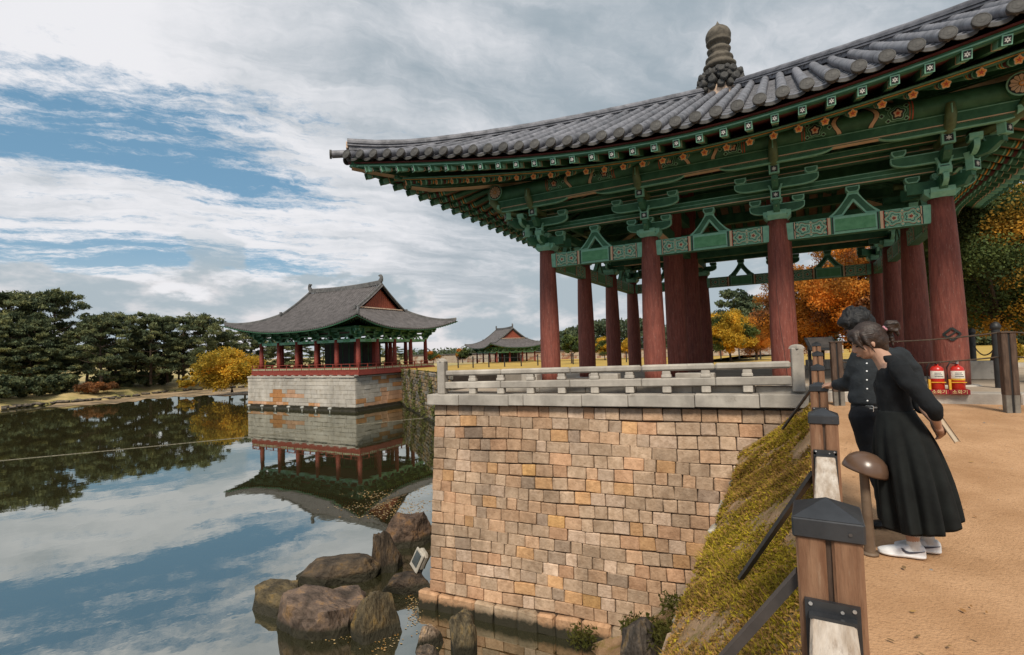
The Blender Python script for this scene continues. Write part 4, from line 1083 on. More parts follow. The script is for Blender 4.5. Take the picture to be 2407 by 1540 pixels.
    for k in range(3): iw.box((4.6, -.6+k*1.25, CTZ*.5), (.1, 1.2, CTZ), 0); iw.box((4.66, -.6+k*1.25, CTZ*.5), (.03, 1.0, CTZ*.8), 1)
    iw.build('inner_wall', ['green', 'black_paint'], root)
    return root
HC = Vector((-57.25, 52.9, -.40))
hallA = hall('pavilion', HC, 0, 1., 'large far pavilion with a long gabled tile roof on a pale stone base')
# timber deck with its red balustrade
b = MB(); b.box((0.02, 0, -.30), (21.1, 15.2, .56), 0)
for i in range(15): b.box((-10.2+i*1.46, -7.62, -.6), (.35, .5, .16), 1)
b.build('deck', ['red_plain', 'granite'], hallA)
mat('rail_panel', (.30, .34, .20), (.42, .42, .28), rough=.8)
def balus(p, q, nm):
    p, q = Vector(p), Vector(q); L_ = (q-p).length; R = Matrix.Rotation(math.atan2((q-p).y, (q-p).x), 3, 'Z'); n = int(L_/1.46)
    for i in range(n):
        b = MB(); w = L_/n; c = p+(q-p)*(i+.5)/n
        b.box(c+Vector((0, 0, .40)), (w-.02, .10, .09), 0, R); b.box(c+Vector((0, 0, .06)), (w-.02, .10, .10), 0, R); b.box(c+Vector((0, 0, .22)), (w-.1, .03, .24), 1, R)
        for k in (-.25, 0, .25): b.box(c+R @ Vector((k*w, 0, .22)), (.05, .05, .26), 0, R)
        b.box(c+R @ Vector((0, 0, .80)), (w, .08, .07), 0, R)
        b.box(c+R @ Vector((-w/2, 0, .38)), (.11, .13, .86), 0, R)
        b.build(nm, ['red_plain', 'rail_panel'], hallA)
balus((-10.45, -7.5, 0), (10.45, -7.5, 0), 'balustrade'); balus((10.45, -7.5, 0), (10.45, 7.5, 0), 'balustrade'); balus((-10.45, 7.5, 0), (-10.45, -7.5, 0), 'balustrade')
hallB = hall('pavilion', (-47.8, 83.5, -.9), math.radians(-38), .56, 'small distant pavilion with a red gable, just left of the first column', cols=(3, 3))
mat('wet_stone', (.030, .028, .020), (.06, .052, .035), rough=.5, scale=2)
# stone base of the large pavilion
sb = empty('stone_platform', (-57.8, 45.25, WATER), label='pale dressed stone platform with orange stained blocks under the large far pavilion', cat='platform'); SO = Vector((-57.8, 45.25, WATER))
b = MB(); b.box((0, 7.6, 2.0), (21.0, 15.0, 4.7), 0); b.build('core', ['joint'], sb)
rg = random.Random(21); zs = [-5.7, -5.1, -4.55, -3.95, -3.4, -2.85, -2.3, -1.75, -1.28, -1.05]
def blk_col(u, r, face):
    g = rg.uniform(.9, 1.08); base = (.56*g, .52*g, .455*g)
    org = (.66*g, .40*g, .25*g) if rg.random() < .6 else (.62*g, .32*g, .14*g)
    if r == 9: return (.5*g, .47*g, .42*g)
    if face == 0:
        if r in (0, 1) and u < 4.5 and rg.random() < .75: return org
        if r in (2, 3, 4) and -6.0 < u < -3.2: return (.55*g, .26*g, .10*g)
        if r in (3, 4) and -3.2 < u < 1.2 and rg.random() < .55: return org
        if 1.2 < u < 6 and r in (2, 3, 4) and rg.random() < .25: return org
    else:
        if (u > 3.5 and r < 8 and rg.random() < .6) or (r < 4 and rg.random() < .45): return org
    return base
for face, Ltot in ((0, 21.2), (1, 15.0)):
    for r in range(len(zs)-1):
        u = -Ltot/2 if face == 0 else 0
        end = u+Ltot
        while u < end-.02:
            w = rg.uniform(.9, 2.2); 
            if u+w > end-.5: w = end-u
            if zs[r] < -5.2: w = rg.uniform(1, 2); w = min(w, end-u)
            b = MB(); b.tint = blk_col(u+w/2 if face == 0 else u+w/2, r, face); hh_ = zs[r+1]-zs[r]; pr = rg.uniform(-.015, .03)+(.12 if r == 8 else 0)+(.05 if r == 0 else 0)
            if face == 0: b.cbox((u+w/2, .1-pr, (zs[r]+zs[r+1])/2-WATER), (w-.025, .4, hh_-.025), .02, 0, jit=.008, rg=rg)
            else: b.cbox((10.5-.08+pr, u+w/2, (zs[r]+zs[r+1])/2-WATER), (.4, w-.025, hh_-.025), .02, 0, jit=.008, rg=rg)
            b.build('stone_block', ['dressed_stone'], sb); u += w
b = MB(); b.box((.02, .0, .0), (21.5, .5, .30), 0); b.box((10.62, 7.5, .0), (.5, 15.2, .30), 0); b.build('wet_footing', ['wet_stone'], sb)
# crack with dry weeds
mat('ivy', (.05, .07, .015), (.14, .13, .03), rough=.9, scale=3, tint=False)
# short posts standing in the water in front of the base
mat('pale_metal', (.42, .42, .38), rough=.6, metal=.2)
lm = None
ORD = ['leftmost', 'second', 'third', 'fourth', 'fifth', 'sixth', 'seventh']
for i, vx in enumerate((585, 616, 647, 678, 710, 742, 775)):
    v = fw+r2*((vx-1203)/F_)-u2*((965-770)/F_); x = v.x/v.y*44.1
    t = empty('water_post', (x, 44.1, WATER), label=(ORD[i]+' pale water post'+('' if i == 0 else ' from the left')+', before the far stone platform'), cat='post', group='small posts in the water before the far stone platform')
    if lm is None:
        m1 = MB(); m1.tube([(0, 0, -.8), (0, 0, .35)], .07, n=8); m2 = MB(); m2.cbox((0, 0, .42), (.5, .3, .26), .06, 0, Matrix.Rotation(.35, 3, 'X')); lm = (m1.mesh('stake', ['pale_metal']), m2.mesh('lamp_head', ['pale_metal']))
    put('stake', lm[0], t); put('lamp_head', lm[1], t)
# rubble wall with creepers right of the far pavilion
rw2 = empty('rubble_wall', (-41, 50, WATER), label='low ivy covered rubble wall between the far platform and the near railing', cat='wall'); RW = Vector((-41, 50, WATER))
b = MB(); pA, pB = Vector((-47.1, 53.9, 0)), Vector((-25.5, 35.6, 0)); dirw = (pB-pA).normalized(); Rw = Matrix.Rotation(math.atan2(dirw.y, dirw.x), 3, 'Z'); nrm = Vector((dirw.y, -dirw.x, 0))
for r in range(13):
    u = 0
    while u < (pB-pA).length:
        w = rg.uniform(.4, .9); g = rg.uniform(.6, 1.1); b.tint = (.36*g, .26*g, .15*g) if rg.random() < .6 else (.30*g, .28*g, .24*g)
        b.cbox(pA+dirw*(u+w/2)+nrm*(.1+rg.uniform(-.03, .05))+Vector((0, 0, -5.6+r*.39+.19))-RW, (w-.03, .4, .36), .06, 0, Rw, jit=.04, rg=rg); u += w
b.build('rubble', ['stone_block'], rw2, kind='stuff')
V = []; F = []; rr_ = np.random.RandomState(3)
for i in range(6500):
    u = rr_.uniform(0, 28); zc_ = rr_.uniform(-5.2, -.3)
    d = math.sin(u*1.1+zc_*.9)+.7*math.sin(u*2.3-zc_*1.7+2)+(-(zc_+3.6)*.25)-.25
    if d < .15+rr_.uniform(-.3, .3): continue
    c = np.array(pA+dirw*u+nrm*(.32+rr_.uniform(0, .25)))+np.array([0, 0, zc_]); q = rr_.normal(0, .10, (3, 3)); n0 = len(V); V += [c+q[0], c+q[1], c+q[2]]; F.append((n0, n0+1, n0+2))
put('creeper', fast_mesh('creeper', np.array(V)-np.array(RW), F, ['ivy']), rw2, kind='stuff')
# rope afloat across the pond
mat('rope', (.30, .27, .20), rough=.9)
def opx(x, y, z=WATER):
    d = fw+r2*((x-1203)/F_)-u2*((y-770)/F_); t = (z-CAMZ)/d.z; return Vector((d.x*t, d.y*t, z))
b = MB(); P_ = [opx(-60, 1089), opx(250, 1060), opx(577, 1028), opx(800, 1003), opx(1040, 978)]
b.tube([p+Vector((0, 0, .012)) for p in P_], .018, n=5); b.build('rope', ['rope'], label='thin pale rope floating across the pond from the left edge to the block wall', cat='rope')
# fallen leaves afloat
mat('leaf_litter', (.26, .18, .09), (.42, .33, .20), rough=.8, tint=True)
rr_ = np.random.RandomState(12); V = []; F = []; T = []
def litter(cx, cy_, sx, sy_, n, s0, ang=0., z=WATER+.006):
    c = opx(cx, cy_); 
    for i in range(n):
        p = c+(opx(cx+rr_.normal(0, sx), cy_+rr_.normal(0, sy_))-c); a = rr_.uniform(0, 6.3); s_ = s0*rr_.uniform(.3, .9); n0 = len(V)
        for k in range(5): g = a+k*2*PI/5; V.append((p.x+s_*math.cos(g)*(1 if k else 1.6), p.y+s_*math.sin(g)*(.7), z+rr_.uniform(0, .01)))
        F.extend([(n0, n0+1, n0+2), (n0, n0+2, n0+3), (n0, n0+3, n0+4)]); t = rr_.choice(3); T.extend([[(1, 1, 1), (1.2, 1.1, .8), (.9, .65, .3)][t]]*5)
for cx, cy_, sx, sy_, n in ((880, 1163, 30, 5, 110), (905, 1190, 30, 9, 130), (940, 1205, 40, 8, 130), (975, 1185, 25, 10, 90), (830, 1192, 30, 4, 50), (1000, 1150, 14, 8, 40), (860, 1215, 30, 3, 40)): litter(cx, cy_, sx, sy_, n, .055)
for cx, cy_, sx, sy_, n in ((900, 1505, 22, 14, 90), (800, 1490, 35, 14, 60), (970, 1430, 10, 22, 110), (950, 1390, 15, 6, 50), (870, 1440, 14, 8, 40), (1000, 1480, 20, 20, 30)): litter(cx, cy_, sx, sy_, n, .035)
T = np.array(T); put('fallen_leaves', fast_mesh('fallen_leaves', V, F, ['leaf_litter'], T), kind='stuff', label='scattered fallen leaves floating on the pond by the rocks', cat='leaves')
# ------------------------------------------------------------------ trees
def leafmat(n, c1, c2, tr=.25): mat(n, c1, c2, rough=.75, scale=.6, bump=0, tint=True, trans=tr, spec=.25)
leafmat('pine_leaf', (.082, .106, .054), (.172, .190, .086))
leafmat('green_leaf', (.060, .090, .028), (.115, .150, .040))
leafmat('yellow_leaf', (.44, .27, .025), (.64, .42, .05), .4)
leafmat('orange_leaf', (.42, .16, .024), (.60, .27, .045), .4)
leafmat('gold_leaf', (.42, .22, .03), (.58, .34, .05), .4)
leafmat('rust_leaf', (.20, .085, .03), (.30, .14, .06), .3)
leafmat('distant_leaf', (.06, .085, .05), (.10, .125, .06), .2)
mat('bark', (.040, .026, .018), (.095, .065, .045), rough=.95, scale=6, bump=1., bscale=18, dist=.05, stretch=(1, 1, .3))
def leaves(rs, cen, rad, n, size, flat=.6, tone=(.75, 1.25), shell=.5, needle=1., wid=.42):
    """n leaf faces spread through ellipsoid clumps; returns verts, tris, tints"""
    cen = np.asarray(cen); rad = np.asarray(rad); w = rad[:, 0]*rad[:, 1]; k = rs.choice(len(cen), n, p=w/w.sum())
    d = rs.normal(size=(n, 3)); d /= np.linalg.norm(d, axis=1)[:, None]; r = rs.uniform(shell, 1.05, n)**.7
    pos = cen[k]+d*rad[k]*r[:, None]
    t = rs.normal(size=(n, 3)); t[:, 2] *= flat; t /= np.linalg.norm(t, axis=1)[:, None]
    s_ = np.cross(t, rs.normal(size=(n, 3))); s_ /= np.linalg.norm(s_, axis=1)[:, None]+1e-9
    L_ = size*rs.uniform(.6, 1.4, n)[:, None]
    V = np.stack([pos-t*L_*.6*needle, pos+s_*L_*wid, pos+t*L_*.7*needle, pos-s_*L_*wid], 1).reshape(-1, 3)
    F = (np.arange(n)*4)[:, None]+np.array([0, 1, 2, 3])[None]
    ct = rs.uniform(tone[0], tone[1], len(cen)); tt = np.repeat((ct[k]*rs.uniform(.8, 1.2, n)), 4)
    T = tt[:, None]*np.array([[1, 1, 1]]); hue = np.repeat(rs.uniform(-.12, .12, n)+(ct[k]-1)*.25, 4); T = T*np.stack([1+hue, np.ones_like(hue), 1-hue], 1)
    return V, F, T
def trunk_mesh(name, pts, rads, branches):
    b = MB(); b.tube(pts, rads, n=9, mi=0)
    for p, q, r0 in branches:
        p = Vector(p); q = Vector(q); m = (p+q)/2+Vector((0, 0, -.06*(q-p).length)); b.tube([p, m, q], [r0, r0*.65, r0*.25], n=6, mi=0)
    return b.mesh(name, ['bark'])
def pine_parts(seed, h=14., w=9., n=9000, leaf=.42, lean=.6, bare=.30):
    rs = np.random.RandomState(seed); rg_ = random.Random(seed)
    pts = []; x = y = 0; lx = rg_.uniform(-1, 1)*lean
    for i in range(9):
        t = i/8; pts.append((lx*h*.12*math.sin(t*2.4)+x, rg_.uniform(-.12, .12)*h*.05+y, h*t*.95))
    rads = [h*.022*(1-.8*t/8) for t in range(9)]
    cen, rad, br = [], [], []
    npad = 34
    for i in range(npad):
        t = bare+(1-bare)*(i/(npad-1))**.9; z = h*t; g = i*2.4+rg_.uniform(-.5, .5)
        env = math.sin(min(1, (1-t)/(1-bare)+.16)*PI*.62)**.8; R = w/2*env*rg_.uniform(.35, .95) if i % 3 else w/2*env*rg_.uniform(.75, 1.05)
        k = min(8, int(t*8)); base = Vector(pts[k]); c = base+Vector((R*math.cos(g), R*math.sin(g), rg_.uniform(-.3, .6)+(z-base.z)))
        s_ = w*rg_.uniform(.08, .15)*(.7+.4*env); cen.append(tuple(c)); rad.append((s_, s_, s_*rg_.uniform(.26, .42))); br.append((base, c, h*.006))
        for _ in range(2):
            q = c+Vector((rg_.gauss(0, s_*.7), rg_.gauss(0, s_*.7), rg_.uniform(.0, s_*.5))); cen.append(tuple(q)); rad.append((s_*.5, s_*.5, s_*.28))
    for i in range(12):
        g = rg_.uniform(0, 6.3); R = rg_.uniform(0, w*.2); cen.append((pts[8][0]+R*math.cos(g), pts[8][1]+R*math.sin(g), h*rg_.uniform(.9, 1.02))); s_ = w*rg_.uniform(.05, .09); rad.append((s_, s_, s_*.9))
    V, F, T = leaves(rs, cen, rad, n, leaf, 1.2, (.5, 1.5), .1, wid=.20)
    return trunk_mesh('trunk', pts, rads, br), fast_mesh('crown', V, F, ['pine_leaf'], T)
def broad_parts(seed, h=9., w=9., n=9000, leaf=.35, mats_='orange_leaf', bare=.22, clumps=60, zsq=1., second=None, frac=.3):
    rs = np.random.RandomState(seed); rg_ = random.Random(seed)
    pts = [(0, 0, 0), (rg_.uniform(-.1, .1)*w*.3, 0, h*.25), (rg_.uniform(-.1, .1)*w*.5, rg_.uniform(-.1, .1)*w*.3, h*.5), (0, 0, h*.8)]
    rads = [h*.03, h*.024, h*.016, h*.006]; cen, rad, br = [], [], []
    for i in range(clumps):
        v = Vector((rg_.gauss(0, 1), rg_.gauss(0, 1), rg_.gauss(0, 1))).normalized(); R = rg_.uniform(.45, 1.0)
        zc_ = h*(bare+(1-bare)*.52); c = Vector((v.x*w*.42*R, v.y*w*.42*R, zc_+v.z*h*(1-bare)*.43*R*zsq)); c.x *= 1+.25*math.sin(i); s_ = w*rg_.uniform(.07, .15)
        cen.append(tuple(c)); rad.append((s_, s_, s_*.75))
        if i % 3 == 0: br.append((Vector(pts[1 if c.z < h*.6 else 2]), c, h*.009))
    V, F, T = leaves(rs, cen, rad, n, leaf, 1., (.6, 1.4), .15)
    me = None
    if second:
        k = int(len(F)*frac); pos = V.reshape(-1, 4, 3).mean(1); sel = (np.sin(pos[:, 0]*1.1+seed)+np.sin(pos[:, 2]*1.7+pos[:, 1]))*.5 > .35
        me = fast_mesh('crown', V, F, [mats_, second], T); me.polygons.foreach_set('material_index', sel.astype('i4'))
    else: me = fast_mesh('crown', V, F, [mats_], T)
    return trunk_mesh('trunk', pts, rads, br), me
LIB = {}
def tree(kind, key, loc, label, s=1., rz=0., group=None, name=None, maker=None, sz=None):
    if key not in LIB: LIB[key] = maker()
    t = empty(name or (kind+'_tree'), loc, rz, label=label, cat=kind if ' ' in kind else kind+' tree' if kind not in ('shrub',) else kind, group=group)
    t.scale = (s, s, sz or s); put('trunk', LIB[key][0], t); put('crown', LIB[key][1], t); return t
for k, (h_, w_) in enumerate(((15, 11), (13, 9.5), (14, 12), (12, 8))): LIB['pine%d' % k] = pine_parts(40+k, h_, w_, 12500, .42, bare=.16 if k < 2 else .28)
def far_pt(x, y, d, z=None):
    v = fw+r2*((x-1203)/F_)-u2*((y-770)/F_); q = math.hypot(v.x, v.y); return Vector((v.x/q*d, v.y/q*d, CAMZ+v.z/q*d if z is None else z))
# far left wood: (view x, top y, distance, kind)
PINES = [(-60, 700, 124, 0), (20, 692, 122, 0), (75, 697, 126, 2), (128, 690, 124, 0), (40, 745, 116, 3), (95, 760, 114, 1), (-20, 760, 113, 3), 
         (205, 758, 133, 3), (240, 752, 128, 1), (272, 742, 134, 2), (312, 772, 140, 3), (355, 745, 132, 1), (395, 752, 138, 3), (430, 748, 134, 0), (468, 745, 133, 2), (490, 762, 138, 1), 
         (540, 782, 142, 3), (575, 775, 150, 2), (610, 790, 155, 1), (330, 800, 150, 2), (420, 800, 152, 3), (60, 800, 112, 3), (125, 808, 115, 1), (655, 803, 150, 2), (705, 808, 155, 1), (755, 806, 160, 3), (810, 808, 150, 1), (868, 812, 160, 2), (925, 818, 165, 1)]
NUM = ['first', 'second', 'third', 'fourth', 'fifth', 'sixth', 'seventh', 'eighth', 'ninth', 'tenth', 'eleventh', 'twelfth', 'thirteenth', 'fourteenth', 'fifteenth', 'sixteenth', 'seventeenth', 'eighteenth', 'nineteenth', 'twentieth']+['twenty-'+w for w in ('first', 'second', 'third', 'fourth', 'fifth', 'sixth', 'seventh', 'eighth', 'ninth')]+['thirtieth']
PLAB = {}
for band, sel in (('tall', lambda p: p[1] < 760), ('shorter', lambda p: p[1] >= 760)):
    for n_, i in enumerate(sorted([k for k, p in enumerate(PINES) if sel(p)], key=lambda k: PINES[k][0])): PLAB[i] = '%s of the %s dark pines across the pond, counted from the left' % (NUM[n_], band)
for i, (x, y, d, k) in enumerate(PINES):
    d += 24 if x < 185 else 5; p = far_pt(x, y, d); zb = -4.0 if x < 185 else -3.5; H = p.z-zb; hh0 = (15, 13, 14, 12)[k]; s_ = H/(hh0*1.0)
    t = tree('pine', 'pine%d' % k, (p.x, p.y, zb), PLAB[i], s_*1.02, rz=i*1.7, group='pines on the far left shore', sz=s_)
    t.scale.x = t.scale.y = max(s_, .95)*1.0
# undergrowth and coloured shrubs on the left shore
LIB['bush_green'] = broad_parts(61, 3.2, 5.5, 3500, .28, 'pine_leaf', bare=0, clumps=26); LIB['bush_rust'] = broad_parts(62, 2.4, 5.5, 3000, .22, 'rust_leaf', bare=0, clumps=26)
LIB['bush_yellow'] = broad_parts(63, 3.2, 4.5, 3500, .24, 'yellow_leaf', bare=0, clumps=26)
for i, (x, y, d, k, s_) in enumerate([(10, 900, 112, 'green', 1.3), (55, 905, 113, 'green', 1.2), (100, 905, 116, 'green', 1.2), (150, 900, 119, 'green', 1.3), (240, 905, 123, 'green', 1.0), (300, 905, 127, 'green', 1.1), (345, 905, 128, 'green', 1.25), (-20, 905, 108, 'green', 1.4), (265, 890, 134, 'green', 1.4), (385, 890, 134, 'green', 1.2), (480, 895, 134, 'green', 1.3), (130, 915, 117, 'green', .9)]):
    p = far_pt(x, y, d+12, -4.0); tree('shrub', 'bush_'+k, p, '%s dark green shrub from the left under the far pines' % NUM[sorted([(10), 55, 100, 150, 240, 300, 345, -20, 265, 385, 480, 130]).index(x)], s_, rz=i, group='dark shrubs under the far pines', name='shrub')
tree('shrub', 'bush_rust', far_pt(212, 905, 127, -4.5), 'low rust brown shrub at the water edge below the pines', 1.15, name='shrub')
tree('shrub', 'bush_rust', far_pt(252, 893, 128, -4.2), 'second rust brown shrub, just behind the low one under the pines', .9, rz=2, name='shrub')
tree('shrub', 'bush_yellow', far_pt(437, 905, 128, -4.8), 'small orange yellow bush in front of the leaning pine trunks', .95, name='shrub')
LIB['willow'] = broad_parts(64, 7.5, 12., 18000, .24, 'yellow_leaf', bare=.05, clumps=80)
tree('yellow', 'willow', far_pt(545, 905, 112, -4.9), 'wide golden yellow tree left of the far pavilion platform', 1.22, sz=1.08, name='yellow_tree')
# behind the far pavilion and over the lawn
for i, (x, y, d, key, s_, lab) in enumerate([(1010, 815, 96, 'bush_green', .9, ''), (1088, 820, 92, 'bush_yellow', .8, '')]): pass
LIB['round_green'] = broad_parts(65, 5.5, 5.0, 6000, .24, 'green_leaf', bare=.3, clumps=30)
LIB['round_mix'] = broad_parts(66, 5.0, 6.5, 5000, .26, 'green_leaf', bare=.1, clumps=30, second='orange_leaf')
tree('round', 'round_green', far_pt(1343, 840, 70, -.55), 'small round dark green tree on the lawn between the first and second columns', .72, name='round_tree')
tree('low', 'round_mix', far_pt(1087, 835, 100, -.7), 'low green and yellow tree on the lawn left of the distant pavilion', .62, name='low_tree')
tree('low', 'round_mix', far_pt(1018, 835, 110, -.9), 'low bushy tree right behind the large far pavilion', .6, rz=2, name='low_tree')
# autumn trees behind the near pavilion
LIB['yellow'] = broad_parts(67, 8., 9., 26000, .19, 'yellow_leaf', bare=.12, clumps=70, second='green_leaf')
LIB['orange'] = broad_parts(68, 9., 10., 60000, .125, 'orange_leaf', bare=.08, clumps=90, second='rust_leaf')
LIB['dgreen'] = broad_parts(69, 12., 11., 11000, .42, 'distant_leaf', bare=.05, clumps=60)
LIB['goldpine'] = broad_parts(70, 10., 10., 90000, .095, 'green_leaf', bare=.06, clumps=120, second='gold_leaf')
tree('yellow', 'yellow', far_pt(1716, 800, 62, -.6), 'bright yellow autumn tree seen between the second and third columns', .76, name='yellow_tree')
tree('orange', 'orange', far_pt(1775, 800, 66, -.6), 'brown orange tree beside the third red column', .60, rz=1, name='orange_tree')
tree('green', 'dgreen', far_pt(1745, 800, 120, -.6), 'tall dark green tree rising behind the bright yellow one', 1.22, name='green_tree')
tree('green', 'dgreen', far_pt(1795, 800, 130, -.6), 'dark green tree half hidden behind the third column', 1.05, rz=2, name='green_tree')
tree('yellow', 'yellow', far_pt(1420, 800, 85, -.6), 'low yellow tree seen between the second and third side columns', .50, rz=1, name='yellow_tree')
tree('yellow', 'yellow', far_pt(1480, 800, 88, -.6), 'low yellow tree by the rearmost side column', .46, rz=3, name='yellow_tree')
tree('orange', 'orange', far_pt(1925, 800, 40, -.1), 'big orange tree behind the two people', .88, name='orange_tree', sz=.78)
tree('orange', 'orange', far_pt(2020, 800, 37, -.1), 'orange tree with thin top between the red columns on the right', .80, rz=2.2, name='orange_tree', sz=.90)
tree('mixed', 'goldpine', far_pt(2335, 800, 27, .2), 'large green tree with golden top at the right edge', .80, name='mixed_tree', sz=.80)
tree('mixed', 'goldpine', far_pt(2260, 800, 40, .1), 'dark green and orange tree just right of the last red column', .95, rz=2, name='mixed_tree', sz=.92)
tree('mixed', 'goldpine', far_pt(2440, 800, 33, .2), 'dark tree beyond the right edge behind the rope posts', 1.0, rz=4, name='mixed_tree', sz=.8)
tree('shrub', 'bush_yellow', far_pt(2370, 800, 21, .5), 'small bright orange shrub above the wooden rope post', .17, name='shrub', sz=.30)
# wooded hills far off
def ridge_mesh(x0, x1, d, prof, n, leaf, mt, seed):
    rs = np.random.RandomState(seed); cen, rad = [], []
    for i in range(150):
        t = rs.uniform(); x = x0+(x1-x0)*t; y = np.interp(t, [p[0] for p in prof], [p[1] for p in prof]); dd = d*rs.uniform(.97, 1.1)
        p = far_pt(x, y, dd); s_ = rs.uniform(2.5, 5)*d/300; z = rs.uniform(-1, p.z-s_*.6) if rs.uniform() < .6 else p.z-s_*.7; cen.append((p.x, p.y, z)); rad.append((s_*1.5, s_*1.5, s_))
    V, F, T = leaves(rs, cen, rad, n, leaf, 1., (.7, 1.2), .2); return fast_mesh('wooded_hill', V, F, [mt], T)
put('wooded_hill', ridge_mesh(1280, 1560, 330, [(0, 800), (.25, 770), (.5, 752), (.8, 752), (1, 770)], 14000, 1.5, 'distant_leaf', 5), kind='structure')
put('wooded_hill', ridge_mesh(1560, 1850, 300, [(0, 790), (.5, 745), (.8, 725), (1, 740)], 12000, 1.4, 'distant_leaf', 6), kind='structure')
put('wooded_hill', ridge_mesh(-300, 620, 320, [(0, 800), (.5, 820), (.8, 835), (1, 838)], 9000, 1.6, 'distant_leaf', 7), kind='structure')
put('wooded_hill', ridge_mesh(960, 1300, 330, [(0, 826), (.3, 822), (.6, 815), (1, 800)], 8000, 1.2, 'distant_leaf', 8), kind='structure')
put('wooded_hill', ridge_mesh(1840, 2900, 150, [(0, 760), (.5, 740), (1, 700)], 16000, .8, 'distant_leaf', 9), kind='structure')
# lawn fence in the distance
mat('dark_iron', (.022, .022, .022), rough=.5)
def simple_post(h, r): b = MB(); b.tube([(0, 0, -.1), (0, 0, h)], r, n=8); b.lathe([(r*1.2, h-.02), (r*1.3, h+.04), (r*.6, h+.1), (.005, h+.12)], 8); return b.mesh('post', ['dark_iron'])
fence = empty('lawn_fence', (-40, 60, -.55), label='low dark post and wire fence running along the yellow lawn in the distance', cat='fence')
FP = [far_pt(x, 800, d, -.57) for x, d in ((1075, 66), (1110, 65), (1147, 65), (1184, 65), (1223, 65), (1262, 66), (1300, 66), (1345, 67), (1392, 68), (1430, 69), (1470, 70), (1515, 71), (1560, 72), (1610, 72), (1650, 72), (1692, 72), (1735, 72), (1785, 72), (1830, 72), (1880, 72), (1930, 72))]
fp = simple_post(1.35, .085); FO = Vector((-40, 60, -.55))
for p in FP: put('post', fp, fence, loc=p-FO)
for zc_ in (.5, 1.15):
    b = MB(); b.tube([p-FO+Vector((0, 0, zc_)) for p in FP], .022, n=4, caps=False); b.build('wire', ['dark_iron'], fence)
# long tiled boundary wall behind the lawn
mat('far_wall', (.34, .27, .20), (.46, .40, .32), rough=.9, scale=.4, spots=((.25, .12, .07), .9, .5, .6))
bw_ = empty('boundary_wall', (-30, 120, -.8), label='long low tan boundary wall beyond the lawn and the distant pavilion', cat='wall'); q0 = far_pt(960, 800, 118, -.8); q1 = far_pt(1980, 800, 100, -.8); BO = Vector((-30, 120, -.8))
b = MB(); c = (q0+q1)/2-BO; R = Matrix.Rotation(math.atan2((q1-q0).y, (q1-q0).x), 3, 'Z'); b.box(c+Vector((0, 0, .9)), ((q1-q0).length, .4, 1.8), 0, R); b.build('wall_face', ['far_wall'], bw_)
b = MB(); b.box(c+Vector((0, 0, 1.88)), ((q1-q0).length, .8, .16), 0, R); b.build('tile_coping', ['roof_far'], bw_)
# ------------------------------------------------------------------ wooden fence along the path
mat('post_wood', (.16, .075, .038), (.27, .15, .085), rough=.75, scale=5, stretch=(7, 7, 1), bump=.6, bscale=10, dist=.01, spots=((.34, .24, .16), 6, .62, .8))
mat('rail_wood', (.36, .27, .19), (.66, .58, .49), rough=.8, scale=3, stretch=(9, 1.2, 9), bump=.7, bscale=8, dist=.01, spots=((.22, .14, .09), 5, .58, .75))
mat('dark_wood', (.050, .030, .020), (.11, .07, .048), rough=.8, scale=5, stretch=(7, 7, 1), bump=.5, bscale=10)
mat('black_steel', (.018, .019, .021), (.036, .038, .042), rough=.34, scale=8, bump=.1, spec=.5)
mat('brace_steel', (.040, .036, .034), (.07, .06, .055), rough=.5, scale=8, bump=.1)
mat('galvanised', (.5, .5, .5), rough=.4, metal=.8)
PST = [(-.012, -.40, .97), (.056, 1.5, .975), (.137, 3.4, .985), (.196, 5.4, .998), (.266, 7.3, 1.09), (.345, 9.2, 1.22), (.40, 10.9, 1.36)]
pf = {}
b = MB(); [b.cbox((s_*.0375, 0, -.50), (.063, .135, 1.06), .006) for s_ in (-1,)]; pf['timber'] = b.mesh('timber', ['post_wood'])
b = MB(); b.box((0, 0, -.5), (.020, .112, 1.04), 0); pf['web'] = b.mesh('web_plate', ['dark_wood'])
b = MB(); b.cbox((0, 0, .024), (.150, .150, .048), .004)
b.add([(-.073, -.073, .048), (.073, -.073, .048), (.073, .073, .048), (-.073, .073, .048), (0, 0, .084)], [(0, 1, 4), (1, 2, 4), (2, 3, 4), (3, 0, 4)]); pf['cap'] = b.mesh('cap', ['black_steel'])
b = MB(); b.box((0, 0, -.155), (.112, .012, .026), 0); b.box((-.050, 0, -.24), (.012, .012, .17), 0); b.box((.050, 0, -.24), (.012, .012, .17), 0); b.box((0, -.004, -.172), (.096, .05, .008), 0)
for s_ in (-1, 1): b.tube([(s_*.044, -.007, -.150), (s_*.044, -.010, -.150)], .0045, n=8, mi=1, upv=(1, 0, 0))
b.tube([(.02, -.007, -.158), (.02, -.009, -.158)], .004, n=8, mi=1, upv=(1, 0, 0)); pf['bracket'] = b.mesh('rail_bracket', ['black_steel', 'galvanised'])
b = MB(); b.tube([(.045, -.0765, .022), (.045, -.078, .022)], .0042, n=8, upv=(1, 0, 0)); pf['screw'] = b.mesh('screw', ['brace_steel'])
wn = ['foremost wooden fence post with black pyramid cap, cut by the bottom of the photo', 'second wooden fence post from the camera, with a black cap', 'third wooden fence post, the one the man rests his hand on', 'fourth wooden fence post, with its black cap just above the third', 'fifth wooden fence post with a small black cap near the stone post', 'farthest wooden fence post, beside the black information board']
pobj = {}
